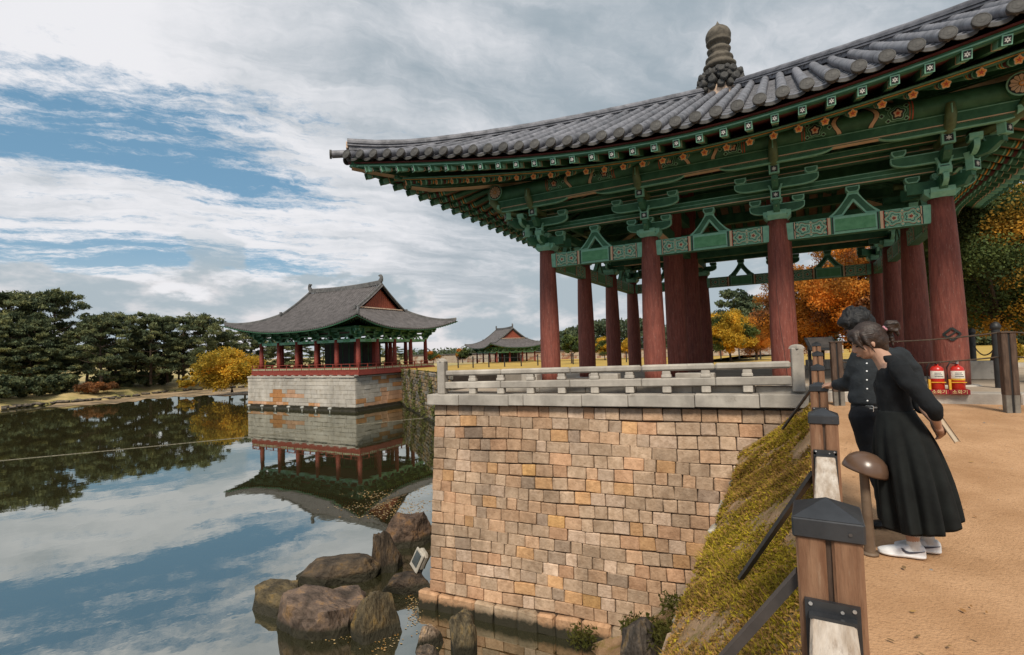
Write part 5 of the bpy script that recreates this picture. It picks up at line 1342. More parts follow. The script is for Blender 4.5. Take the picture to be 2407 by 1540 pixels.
for i, (x, y, z) in enumerate(PST):
    if i == 0: continue
    t = empty('fence_post', (x, y, z-1.0), -.035, label=wn[i-1], cat='fence post', group='wooden posts of the path fence')
    put('timber', pf['timber'], t, loc=(0, 0, 1)); put('timber', pf['timber'], t, loc=(0, 0, 1), rot=(0, 0, PI)); put('web_plate', pf['web'], t, loc=(0, 0, 1)); put('cap', pf['cap'], t, loc=(0, 0, 1))
    put('rail_bracket', pf['bracket'], t, loc=(0, -.075, 1)); put('rail_bracket', pf['bracket'], t, loc=(0, .075, 1), rot=(0, 0, PI)); put('screw', pf['screw'], t, loc=(0, 0, 1))
rl = ['pale weathered wooden rail running from the foremost post out of the photo', 'weathered wooden rail between the foremost and second fence posts', 'weathered wooden rail between the second and third fence posts', 'weathered wooden rail between the third and fourth fence posts', 'weathered wooden rail between the fourth and fifth fence posts', 'weathered wooden rail up to the farthest fence post']
for i in range(len(PST)-1):
    p = Vector(PST[i]); q = Vector(PST[i+1]); p.z -= .235; q.z -= .235; d = (q-p); L_ = d.length-.17; c = (p+q)/2
    b = MB(); b.cbox((0, 0, 0), (.092, L_, .12), .006); o = b.build('rail', ['rail_wood'], label=rl[i], cat='rail', group='wooden rails of the path fence')
    o.location = c; o.rotation_euler = d.to_track_quat('Y', 'Z').to_euler()
for (p, q, lab) in [((-.01, 1.5, .86), (-.80, 1.52, -.22), 'dark steel brace slanting from the foremost post down to the grass'), ((.08, 3.4, .70), (-.40, 3.98, -.22), 'dark steel brace slanting from the second post down to the grass'), ((.22, 8.9, .72), (-.20, 9.5, .02), 'farthest steel brace, in front of the end of the stone coping')]:
    p, q = Vector(p), Vector(q); b = MB(); d = q-p; b.box((0, 0, 0), (.022, .042, d.length), 0)
    o = b.build('brace', ['brace_steel'], label=lab, cat='brace', group='steel braces of the path fence'); o.location = (p+q)/2; o.rotation_euler = d.to_track_quat('Z', 'X').to_euler()

# grass on the bank
leafmat('bank_grass', (.25, .185, .014), (.44, .33, .035), .3)
def bank_grass():
    rs = np.random.RandomState(9); n = 200000; y = rs.uniform(.9, 11.6, n); t = rs.uniform(0, 1, n); e = .034*y-.06; x = e+(-1.05-e)*t
    m = np.sin(x*5.3+y*1.9+1)+np.sin(y*3.7-x*2.2)+.8*np.sin(x*11+y*7.3)+.6*np.sin(x*23-y*17); dens = 1/(1+np.exp(-(m+.9-1.4*(t < .22)*np.clip((6-abs(y-9))/6, 0, 1))*2.2)); keep = rs.uniform(size=n) < dens**1.3*np.clip(7/(y+2), .45, 1)
    x, y, m = x[keep], y[keep], m[keep]; n = len(x); zb = np.array([bank_z(a, c) for a, c in zip(x, y)])
    h = rs.uniform(.010, .040, n)*np.clip(1+.3*m, .6, 1.7)*np.clip(.7+y*.06, .8, 1.3); g = rs.uniform(0, 2*PI, n); w = .004+.004*rs.uniform(size=n)+.0010*y
    lean = rs.uniform(.2, 2.2, n); dx, dy = np.cos(g), np.sin(g)
    a = np.stack([x-dy*w, y+dx*w, zb-.005], 1); c = np.stack([x+dy*w, y-dx*w, zb-.005], 1); tp = np.stack([x+dx*lean*h, y+dy*lean*h, zb+h], 1)
    lf = rs.uniform(size=n) < .55; P0 = np.stack([x, y, zb+h*.7], 1); sz = (.006+.0016*y)[:, None]
    a = np.where(lf[:, None], P0+rs.normal(size=(n, 3))*sz*[1, 1, .5], a); c = np.where(lf[:, None], P0+rs.normal(size=(n, 3))*sz*[1, 1, .5], c); tp = np.where(lf[:, None], P0+rs.normal(size=(n, 3))*sz*[1, 1, .5], tp)
    V = np.stack([a, c, tp], 1).reshape(-1, 3); F = np.arange(3*n).reshape(-1, 3)
    dry = rs.uniform(size=n) < .50+.25*np.sin(x*3+y*1.1); col = np.where(dry[:, None], np.array([[1.05, .82, 2.6]]), np.array([[1.0, 1.02, .8]]))*(rs.uniform(.5, 1.4, n)*(1+.25*np.sin(x*7+y*3)*np.sin(y*5-x*4)))[:, None]
    return fast_mesh('grass', V, F, ['bank_grass'], np.repeat(col, 3, 0))
put('grass', bank_grass(), kind='stuff', label='short yellow green grass and moss on the bank below the fence', cat='grass')
def tuft(cx, cy_, cz, r, n, h0, seed):
    rs = np.random.RandomState(seed); g = rs.uniform(0, 6.3, n); q = np.sqrt(rs.uniform(0, 1, n))*r; x = cx+np.cos(g)*q; y = cy_+np.sin(g)*q; z = cz+rs.uniform(0, .6, n)*h0; a = rs.normal(0, .045, (n, 3)); c = rs.normal(0, .045, (n, 3)); p = np.stack([x, y, z], 1)
    V = np.stack([p, p+a, p+c], 1).reshape(-1, 3); return V
def weeds(name, spots_, label, m='bank_grass'):
    V = np.concatenate([tuft(*s_, 100+i) for i, s_ in enumerate(spots_)]); put(name, fast_mesh(name, V, np.arange(len(V)).reshape(-1, 3), [m], np.ones((len(V), 3))*.6), kind='stuff', label=label, cat='weeds')
# spit of soil at the foot of the wall
b = MB(); n = 16; vs = []
for j in range(n):
    for i in range(n):
        x = -5.2+4.3*i/(n-1); y = 6.8+4.7*j/(n-1); t = (x+5.2)/4.3; q = j/(n-1)
        vs.append((x, y, -6.3+2.6*min(1, max(0, t*1.05+q*.42-.30))+.10*math.sin(x*4)*math.cos(y*5)))
b.add(vs, [(j*n+i, j*n+i+1, (j+1)*n+i+1, (j+1)*n+i) for j in range(n-1) for i in range(n-1)], 0, True); b.build('pond_margin', ['bank_soil'], kind='structure')
leafmat('weed_leaf', (.07, .09, .015), (.16, .15, .03), .3)
weeds('weeds', [(-3.0, 10.6, -4.5, .45, 700, .4), (-2.2, 9.9, -4.1, .5, 800, .5), (-4.4, 10.8, -5.1, .35, 400, .4), (-1.7, 8.8, -4.0, .5, 600, .5), (-2.4, 10.9, -4.0, .3, 300, .4), (-3.6, 9.6, -4.9, .3, 300, .3)], 'green weeds growing on the soil at the foot of the block wall', 'weed_leaf')

# rocks in the pond
def rock(seed, loc, dim, rz, label, tintc=(1, 1, 1), tilt=0., pts=18, top=.55):
    me = rock_mesh(seed, pts, 1., top); me.color_attributes['tint'].data.foreach_set('color', [c for _ in me.vertices for c in (*tintc, 1)])
    o = put('rock', me, loc=loc, rot=(tilt, 0, rz), scale=(dim[0]/1.8, dim[1]/1.8, dim[2]/(top or 1)), label=label, cat='rock', group='rocks standing in the pond'); return o
W_ = WATER
rock(52, (-11.0, 9.3, W_-.1), (2.35, 1.6, 1.0), .45, 'largest rock in the pond, purplish brown with a flat sloping face', (1.35, 1.15, 1.05), .18, 22, .5)
rock(22, (-12.95, 9.35, W_-.05), (2.1, 1.5, .55), .3, 'mossy yellow brown rock at the left end of the group', (1.15, 1.05, .65), 0, 24, .6)
rock(33, (-12.75, 11.35, W_-.05), (2.7, 1.5, .62), .5, 'long dark rock with a flat top behind the largest one', (.80, .70, .55), 0, 24, .5)
rock(44, (-9.35, 9.55, W_-.1), (1.3, 1.2, 1.0), .2, 'upright mossy rock standing right of the largest one', (.95, .88, .58), 0, 26, .75)
rock(5, (-10.2, 11.6, W_-.05), (1.5, .8, .48), .5, 'low dark rock beside the floodlight', (.7, .6, .5))
rock(6, (-11.8, 12.5, W_-.1), (.95, .9, 1.25), .8, 'tall narrow dark rock behind the floodlight', (.72, .62, .5), .08, 26, .6)
rock(7, (-12.7, 14.6, W_+.1), (1.9, 1.4, .85), .6, 'rounded brown rock farthest back by the wall corner', (1.1, .85, .7), 0, 40, .8)
rock(8, (-11.5, 15.2, W_+.1), (1.0, .9, 1.4), .6, 'dark rock half hidden behind the wall corner', (.7, .62, .55), 0, 24)
rock(9, (-7.0, 9.85, W_-.05), (.7, .6, .8), .3, 'narrow grey yellow rock standing against the wall footing', (1.3, 1.25, .9), .05, 26, .55)
rock(10, (-7.75, 9.65, W_-.05), (.75, .5, .50), .9, 'small pale rock left of the narrow grey yellow one', (3.4, 3.1, 2.8), 0, 16)
rock(11, (-7.4, 9.0, W_-.12), (.6, .6, .45), .4, 'small grey rock at the bottom edge near the wall', (1.5, 1.4, 1.3), 0, 20)
rock(12, (-2.85, 9.9, -4.75), (1.0, .8, .9), .3, 'dark grey boulder on the soil right of the wall foot', (.8, .8, .8), 0, 24)
b = MB(); rg = random.Random(77)
for i in range(170):
    if i < 90: x = rg.gauss(-10.6, 2.2); y = rg.gauss(9.0, 1.5)
    else: x = rg.uniform(-9, -3.5); y = rg.uniform(7.5, 11.3)
    s_ = rg.uniform(.3, .8); v = rg.uniform(1.2, 3.2); b.tint = (v*1.15, v*.85, v*.5)
    b.cbox((x, y, -6.05+rg.uniform(0, .2)), (s_*1.3, s_, s_*.5), s_*.12, 0, Matrix.Rotation(rg.uniform(0, 3), 3, 'Z'), jit=s_*.1, rg=rg)
b.build('sunken_stones', ['rock'], kind='stuff', label='flat brown stones lying under the shallow water by the rocks', cat='stones')
# floodlight on a stake in the water
mat('lamp_body', (.34, .31, .25), (.46, .42, .35), rough=.6, scale=6)
mat('lens', (.05, .06, .06), rough=.1, spec=.8, bump=0)
fl = empty('floodlight', (-10.0, 12.0, WATER), math.radians(-25), label='boxy beige floodlight on a thin stake in the water by the wall', cat='floodlight')
b = MB(); b.tube([(0, 0, -.8), (0, 0, .45)], .025, n=8); b.tube([(.05, 0, -.8), (.06, .02, .2), (.1, 0, .5)], .012, n=6); b.build('stake', ['black_steel'], fl)
R = Matrix.Rotation(.35, 3, 'Y') @ Matrix.Rotation(-.3, 3, 'X')
b = MB(); b.cbox((0, .04, .78), (.44, .26, .56), .09, 0, R); b.cbox((0, -.09, .78) , (.47, .06, .60), .028, 0, R); b.build('housing', ['lamp_body'], fl)
b = MB(); c = Vector((0, .04, .78)); b.cbox(c+R @ Vector((0, -.163, 0)) , (.30, .02, .40), .008, 0, R); b.build('lens', ['lens'], fl)
b = MB(); b.cbox((-.05, .02, .42), (.14, .12, .22), .02, 0, R); b.build('bracket', ['lamp_body'], fl)

# mushroom path lamp
mat('lamp_brown', (.085, .048, .030), (.13, .078, .050), rough=.30, scale=3, bump=.05, spec=.6)
mat('lamp_pole', (.11, .072, .045), (.17, .12, .08), rough=.6, scale=6)
ml = empty('path_lamp', (.396, 4.2, 0), label='brown mushroom shaped garden lamp standing between the fence and the woman', cat='garden lamp')
b = MB(); b.tube([(0, 0, -.05), (-.002, 0, .25), (-.008, 0, .56)], [.034, .030, .028], n=14); b.lathe([(.05, 0), (.05, .012), (.03, .02)], 14); b.build('pole', ['lamp_pole'], ml)
b = MB(); b.M = Matrix.Translation((-.005, 0, .555)) @ Matrix.Rotation(.30, 4, 'Y'); b.lathe([(.030, .004), (.124, .0), (.133, -.002), (.134, .010), (.127, .046), (.110, .082), (.080, .110), (.043, .127), (.001, .132)], 32); b.M = None; b.build('hood', ['lamp_brown'], ml)

# fire extinguishers
mat('fire_red', (.42, .018, .012), (.58, .03, .018), rough=.3, scale=2, bump=0, spec=.5)
mat('label_white', (.70, .68, .60), rough=.5, bump=0); mat('sign_yellow', (.75, .42, .03), rough=.5, bump=0); mat('ink', (.06, .06, .08), rough=.6, bump=0); mat('rubber', (.012, .012, .012), rough=.5, bump=0)
mat('stand_red', (.22, .012, .018), rough=.5, bump=0); mat('sign_pale', (.80, .66, .30), rough=.5, bump=0)
def text_mesh(s_, size, m):
    c = bpy.data.curves.new('text', 'FONT'); c.body = s_; c.size = size; c.extrude = .0015; c.align_x = 'CENTER'; c.align_y = 'CENTER'; o = bpy.data.objects.new('text', c); COL.objects.link(o)
    bpy.context.view_layer.update(); me = bpy.data.meshes.new_from_object(o.evaluated_get(bpy.context.evaluated_depsgraph_get())); bpy.data.objects.remove(o); me.materials.clear(); me.materials.append(MT[m]); return me
try: TXT = text_mesh('소화기', .075, 'sign_pale')
except Exception: TXT = None
for i, x in enumerate((2.20, 2.475)):
    t = empty('fire_extinguisher', (x, 11.36, .47), -.05, label=('left red fire extinguisher with a white label, in a red and yellow stand' if i == 0 else 'right red fire extinguisher with a paler label, in front of the emblem column'), cat='fire extinguisher', group='fire extinguishers on the kerb')
    b = MB(); b.lathe([(.088, .07), (.098, .085), (.098, .40), (.090, .445), (.060, .478), (.030, .49), (.025, .52)], 26); b.build('cylinder', ['fire_red'], t)
    b = MB(); n = 14
    A = [Vector((.1*math.sin(g), -.1*math.cos(g), .27)) for g in np.linspace(-1.2, 1.2, n)]; C_ = [p+Vector((0, 0, .13)) for p in A]; b.strip(A, C_, 0)
    if i: b.strip([p+Vector((0, 0, -.03)) for p in A], A, 2)
    for k in range(3):
        D = [p*1.0+Vector((p.x*.01, p.y*.01, .03+k*.03)) for p in A[4:12-k]]; b.strip([p+Vector((0, -.002, 0)) for p in D], [p+Vector((0, -.002, .010)) for p in D], 1)
    b.build('label', ['label_white', 'ink', 'sign_yellow'], t)
    b = MB(); b.box((0, -.01, .535), (.03, .10, .03), 0); b.box((.0, -.05, .56), (.02, .13, .012), 0); b.tube([(0, .0, .52), (0, .0, .56)], .018, n=8); b.build('valve', ['rubber' if i == 0 else 'galvanised'], t)
    b = MB(); b.tube([(0, .02, .52), (-.09, 0, .54), (-.135, -.02, .46), (-.135, -.01, .3), (-.125, 0, .15)], [.012]*5, n=8); b.build('hose', ['rubber'], t)
    b = MB(); b.cbox((0, 0, .04), (.268, .25, .08), .004, 0); b.box((-.118, -.05, .16), (.030, .12, .18), 1); b.box((0, -.104, .205), (.20, .012, .012), 1); b.build('stand', ['stand_red', 'sign_yellow'], t)
    if TXT: put('lettering', TXT, t, loc=(0, -.1265, .040), rot=(PI/2, 0, 0))
# rope barrier posts on the right
mat('post_foot', (.17, .155, .13), rough=.7)
def rope_post(x, y, z, h, label):
    t = empty('rope_post', (x, y, z), .15, label=label, cat='post', group='timber posts of the rope barrier')
    for s_ in (-1, 1): b = MB(); b.cbox((s_*.05, 0, h/2+.14), (.075, .13, h-.28), .008); b.build('timber', ['dark_wood'], t); b = MB(); b.cbox((s_*.05, 0, .14), (.07, .12, .30), .008); b.build('foot', ['post_foot'], t)
    b = MB(); b.box((0, 0, h/2), (.026, .10, h-.02), 0); b.build('web_plate', ['rubber'], t); b = MB(); b.cbox((0, 0, h+.006), (.19, .15, .02), .004); b.build('cap', ['dark_wood'], t)
rope_post(2.86, 10.35, .27, 1.22, 'dark split timber post at the right edge holding the ropes'); rope_post(.69, 10.75, .26, 1.16, 'brown split timber post behind the man, with the ropes tied to it')
mat('hemp', (.05, .035, .025), (.09, .065, .045), rough=.9, scale=30, bump=.5)
for k, (za, zs) in enumerate(((1.20, .12), (.83, .12))):
    b = MB(); A = Vector((.69, 10.75, .26+za-.02)); C_ = Vector((2.86, 10.35, .27+za+.04)); D = Vector((5.6, 10.0, .30+za))
    P_ = [A.lerp(C_, i/12)-Vector((0, 0, zs*4*(i/12)*(1-i/12)*.55)) for i in range(13)]+[C_.lerp(D, i/8)-Vector((0, 0, zs*4*(i/8)*(1-i/8))) for i in range(1, 9)]
    b.tube(P_, .013, n=6); b.build('rope', ['hemp'], label=('upper' if k == 0 else 'lower')+' brown rope sagging between the timber posts in front of the columns', cat='rope', group='ropes of the barrier')
for i, (x, y, h) in enumerate(((4.11, 17.28, 1.05), (3.38, 12.76, 1.10))):
    b = MB(); b.tube([(0, 0, 0), (0, 0, h)], .065, n=12); b.lathe([(.06, h), (.085, h+.02), (.085, h+.06), (.06, h+.12), (.01, h+.15)], 12)
    b.build('bollard', ['dark_iron'], loc=(x, y, .47), label=('slim black bollard with a round head farther back by the gold shrubs' if i == 0 else 'black bollard right beside the dark timber rope post'), cat='bollard')
b = MB(); P_ = []
for i in range(41): t = i/40; P_.append(Vector((4.11, 17.28, 1.28)).lerp(Vector((3.38, 12.76, 1.28)), t)-Vector((0, 0, .5*t*(1-t)*4*.5)))
for p, q in zip(P_[::1], P_[1:]): b.tube([p, q], .014, n=5)
b.build('chain', ['dark_iron'], label='thin black chain hanging between the two bollards', cat='chain')
for i, (x, y, d, lab) in enumerate(((3.78, 15.3, (.95, .5, .42), 'grey granite block behind the dark timber post, left of it'), (4.95, 14.1, (1.3, .6, .46), 'larger grey granite block at the right edge behind the rope post'), (1.2, 20.5, (1.6, .4, .35), 'low grey granite block between the rear columns'), (-4.4, 13.0, (.8, .3, .30), 'pale granite block seen through the left half of the stone railing'), (-2.1, 13.0, (.9, .3, .30), 'pale granite block seen through the middle of the stone railing'), (-6.6, 13.0, (.5, .3, .30), 'grey block seen through the railing near its left end'))):
    b = MB(); b.cbox((0, 0, d[2]/2), d, .02, jit=.004, rg=rg); b.build('granite_block', ['granite'], loc=(x, y, .47 if y > 12.6 else .32), label=lab, cat='stone block')
b = MB(); b.box((0, 0, .0), (9, .8, .16)); b.build('stone_step', ['granite'], loc=(8.2, 21.5, .5), label='long pale stone step on the right behind the granite blocks', cat='step')
# black lectern style information board
ib = empty('information_board', (.50, 11.35, .30), .25, label='black metal information board on legs beside the right end post of the railing', cat='information board')
for s_ in (-.20, .20): b = MB(); b.box((s_, .05, .52), (.05, .06, 1.04), 0); b.build('leg', ['black_steel'], ib)
b = MB(); b.cbox((0, 0, 1.10), (.50, .42, .035), .006, 0, Matrix.Rotation(.6, 3, 'X')); b.build('panel', ['black_steel'], ib)
b = MB(); b.box((0, -.012, 1.120), (.42, .34, .006), 0, Matrix.Rotation(.6, 3, 'X')); b.build('face', ['brace_steel'], ib)
# ------------------------------------------------------------------ people
mat('skin', (.40, .225, .15), (.50, .30, .21), rough=.5, scale=6, bump=.05)
mat('skin_man', (.40, .22, .14), (.50, .29, .20), rough=.5, scale=6, bump=.05)
mat('knit', (.007, .008, .009), (.016, .018, .020), rough=.92, scale=5, bump=.6, bscale=9, dist=.03, stretch=(1, 1, .6), spec=.2)
mat('skirt_cloth', (.006, .007, .007), (.012, .0145, .014), rough=.92, scale=6, bump=.5, bscale=14, dist=.01, spec=.25)
mat('shirt_cloth', (.012, .015, .018), (.024, .029, .033), rough=.8, scale=4, bump=.7, bscale=8, dist=.035, spec=.3)
mat('trouser', (.008, .009, .011), (.016, .017, .020), rough=.85, scale=5, bump=.6, bscale=8, dist=.03, spec=.25)
mat('hair_brown', (.014, .007, .004), (.042, .022, .013), rough=.45, scale=10, stretch=(1, 12, 4), bump=.5, bscale=30, dist=.01, spec=.5)
mat('hair_black', (.003, .003, .0035), (.008, .008, .009), rough=.6, scale=14, bump=.5, bscale=30, stretch=(2, 8, 2), dist=.01, spec=.4)
mat('shoe_white', (.72, .72, .72), rough=.5, bump=.1); mat('sole', (.60, .59, .56), rough=.6, bump=0); mat('sock', (.66, .65, .62), rough=.95, bump=.4, bscale=90); mat('lips', (.36, .15, .11), rough=.4, bump=0)
mat('leather', (.010, .009, .009), rough=.4, bump=.1); mat('silver', (.6, .6, .58), rough=.25, metal=1, bump=0); mat('paper', (.62, .52, .38), (.72, .64, .50), rough=.8, stretch=(1, 1, 40), scale=4); mat('book_cover', (.10, .075, .055), rough=.7); mat('button', (.75, .77, .78), rough=.3, bump=0); mat('pink', (.5, .22, .26), rough=.6)
def sph(b, c, r, n=14, M_=None, mi=0):
    c = Vector(c); r = r if hasattr(r, '__len__') else (r, r, r); vs = []; m = n//2
    for i in range(m+1):
        p = PI*i/m
        for k in range(n):
            g = 2*PI*k/n; v = Vector((r[0]*math.sin(p)*math.cos(g), r[1]*math.sin(p)*math.sin(g), r[2]*math.cos(p)))
            if M_ is not None: v = M_ @ v
            vs.append(c+v)
    b.add(vs, [(i*n+k, (i+1)*n+k, (i+1)*n+(k+1) % n, i*n+(k+1) % n) for i in range(m) for k in range(n)], mi, True)
def limb(b, pts, rad, n=14, flat=1.):
    P_ = [Vector(p) for p in pts]; b.tube(P_, rad, n=n, upv=(0, 1, .01), sx=flat)
    for p, r in ((P_[0], rad[0]), (P_[-1], rad[-1])): sph(b, p, r*.98, 12)
def loft(b, rings, n=24, mi=0, caps=True, fn=None):
    """rings: (centre, rx, ry, rot z) horizontal ellipses"""
    vs = []
    for j, (c, rx, ry, a) in enumerate(rings):
        for k in range(n):
            g = 2*PI*k/n; f = fn(g, j) if fn else 1.; x, y = rx*f*math.cos(g), ry*f*math.sin(g); vs.append(Vector(c)+Vector((x*math.cos(a)-y*math.sin(a), x*math.sin(a)+y*math.cos(a), 0)))
    fs = [(j*n+k, j*n+(k+1) % n, (j+1)*n+(k+1) % n, (j+1)*n+k) for j in range(len(rings)-1) for k in range(n)]
    if caps: fs += [tuple(range(n))[::-1], tuple((len(rings)-1)*n+k for k in range(n))]
    b.add(vs, fs, mi, True)
def fuse(b, vox, name, mats_, smooth=6, wob=0., wsc=6., fac=.5):
    me = b.mesh('tmp', mats_); o = bpy.data.objects.new('tmp', me); COL.objects.link(o)
    m = o.modifiers.new('r', 'REMESH'); m.mode = 'VOXEL'; m.voxel_size = vox; m.use_smooth_shade = True
    s_ = o.modifiers.new('s', 'SMOOTH'); s_.iterations = smooth; s_.factor = fac
    bpy.context.view_layer.update(); r = bpy.data.meshes.new_from_object(o.evaluated_get(bpy.context.evaluated_depsgraph_get())); bpy.data.objects.remove(o); r.name = name
    r.materials.clear(); [r.materials.append(MT[x]) for x in mats_]
    if wob:
        from mathutils import noise as nz
        N_ = [v.normal.copy() for v in r.vertices]
        for v, nn_ in zip(r.vertices, N_): v.co += nn_*wob*(nz.noise(Vector((v.co.x*wsc, v.co.y*wsc, v.co.z*wsc*1.6)))+.5*nz.noise(v.co*wsc*2.3))
    return r
def hand(b, wrist, d, side, palm_n, s_=1., curl=.6):
    """palm plus five unequal fingers; d = pointing direction, side = towards the thumb, palm_n = palm normal"""
    w, d, sd_, pn = Vector(wrist), Vector(d).normalized(), Vector(side).normalized(), Vector(palm_n).normalized()
    b.tube([w, w+d*.045*s_, w+d*.085*s_], [.026*s_, .030*s_, .028*s_], n=10, upv=pn, sx=1.25); sph(b, w+d*.085*s_, (.026*s_))
    for i, (off, L_, r) in enumerate(((.026, .068, .0088), (.009, .076, .0092), (-.009, .070, .0088), (-.025, .055, .0078))):
        p = w+d*.085*s_+sd_*off*s_; dd = d; P_ = [p-d*.02]
        for k, fr in enumerate((.45, .32, .25)):
            P_.append(P_[-1]+dd*L_*fr*s_*1.1+(d*.02 if k == 0 else Vector())); dd = (dd*math.cos(curl)+pn*math.sin(curl)).normalized()
        limb(b, P_, [r*s_, r*s_, r*.93*s_, r*.8*s_], 8)
    p = w+d*.025*s_+sd_*.024*s_; q = p+(sd_*.7+d*.7).normalized()*.035*s_; t = q+(sd_*.25+d*.8+pn*.4).normalized()*.030*s_; limb(b, [p, q, t], [.012*s_, .0105*s_, .0085*s_], 8)
def head_M(c, yaw, tilt, roll=0.): return Matrix.Translation(c) @ Matrix.Rotation(yaw, 4, 'Z') @ Matrix.Rotation(tilt, 4, 'Y') @ Matrix.Rotation(roll, 4, 'X')
def head(b, M_, s_=1.):
    b.M = M_ @ Matrix.Scale(s_, 4)
    sph(b, (-.012, 0, .022), (.093, .074, .098), 20); sph(b, (.032, 0, -.030), (.056, .056, .082), 18); sph(b, (.052, 0, -.082), (.026, .034, .022), 12); sph(b, (.040, .036, -.035), (.034, .024, .034), 12); sph(b, (.040, -.036, -.035), (.034, .024, .034), 12)
    b.tube([(.080, 0, .014), (.094, 0, -.008), (.106, 0, -.032)], [.008, .0095, .013], n=8, upv=(0, 1, 0)); sph(b, (.098, .010, -.036), .0085, 8); sph(b, (.098, -.010, -.036), .0085, 8); sph(b, (.086, 0, -.064), (.012, .022, .012), 10); sph(b, (.078, 0, -.050), (.014, .02, .012), 10)
    sph(b, (.066, 0, .022), (.022, .052, .016), 12)
    for s2 in (-1, 1): sph(b, (-.006, s2*.074, -.018), (.014, .008, .025), 10); sph(b, (-.004, s2*.075, -.036), (.008, .006, .009), 8)
    b.M = None
def face_bits(M_, s_, parent, lipm='lips'):
    b = MB(); b.M = M_ @ Matrix.Scale(s_, 4)
    for s2 in (-1, 1): sph(b, (.0765, s2*.030, -.003), (.010, .0155, .0055), 10, mi=0); b.tube([(.086, s2*.012, .018), (.086, s2*.030, .023), (.072, s2*.048, .018)], [.003, .0038, .002], n=6, mi=0)
    sph(b, (.0925, 0, -.061), (.0075, .017, .0042), 10, mi=1); sph(b, (.0905, 0, -.069), (.0075, .015, .0045), 10, mi=1)
    b.M = None; b.build('face_details', ['hair_black', lipm], parent)
def shoe(b1, heel, toe, z=0., w=.043, h=.062):
    h_, t = Vector((*heel, z)), Vector((*toe, z)); d = t-h_; a = math.atan2(d.y, d.x); L_ = d.length
    prof = [(-.02, .55), (.02, .9), (.12, 1.), (.3, .86), (.45, .88), (.65, 1.06), (.8, 1.04), (.92, .8), (.985, .42)]
    def ring(zf, sc, hh_): return [Matrix.Rotation(a, 3, 'Z') @ Vector((x*L_, sg*w*wd*sc, 0))+h_+Vector((0, 0, hh_(x))) for sg in (1, -1) for x, wd in (prof if sg > 0 else prof[::-1])]
    lv = [(1.0, lambda x: .0), (1.04, lambda x: .022), (.96, lambda x: .024), (.88, lambda x: .04 if x < .75 else .034), (.62, lambda x: h*1.25 if x < .2 else (h*1.15 if x < .4 else h*(.98-.42*(x-.4)/.6*1.25)))]
    n = len(prof)*2; vs = []
    for sc, f in lv: vs += ring(0, sc, f)
    fs = [(j*n+k, j*n+(k+1) % n, (j+1)*n+(k+1) % n, (j+1)*n+k) for j in range(len(lv)-1) for k in range(n)]+[tuple(range(n))[::-1], tuple((len(lv)-1)*n+k for k in range(n))]
    b1.add(vs, fs, 0, True)

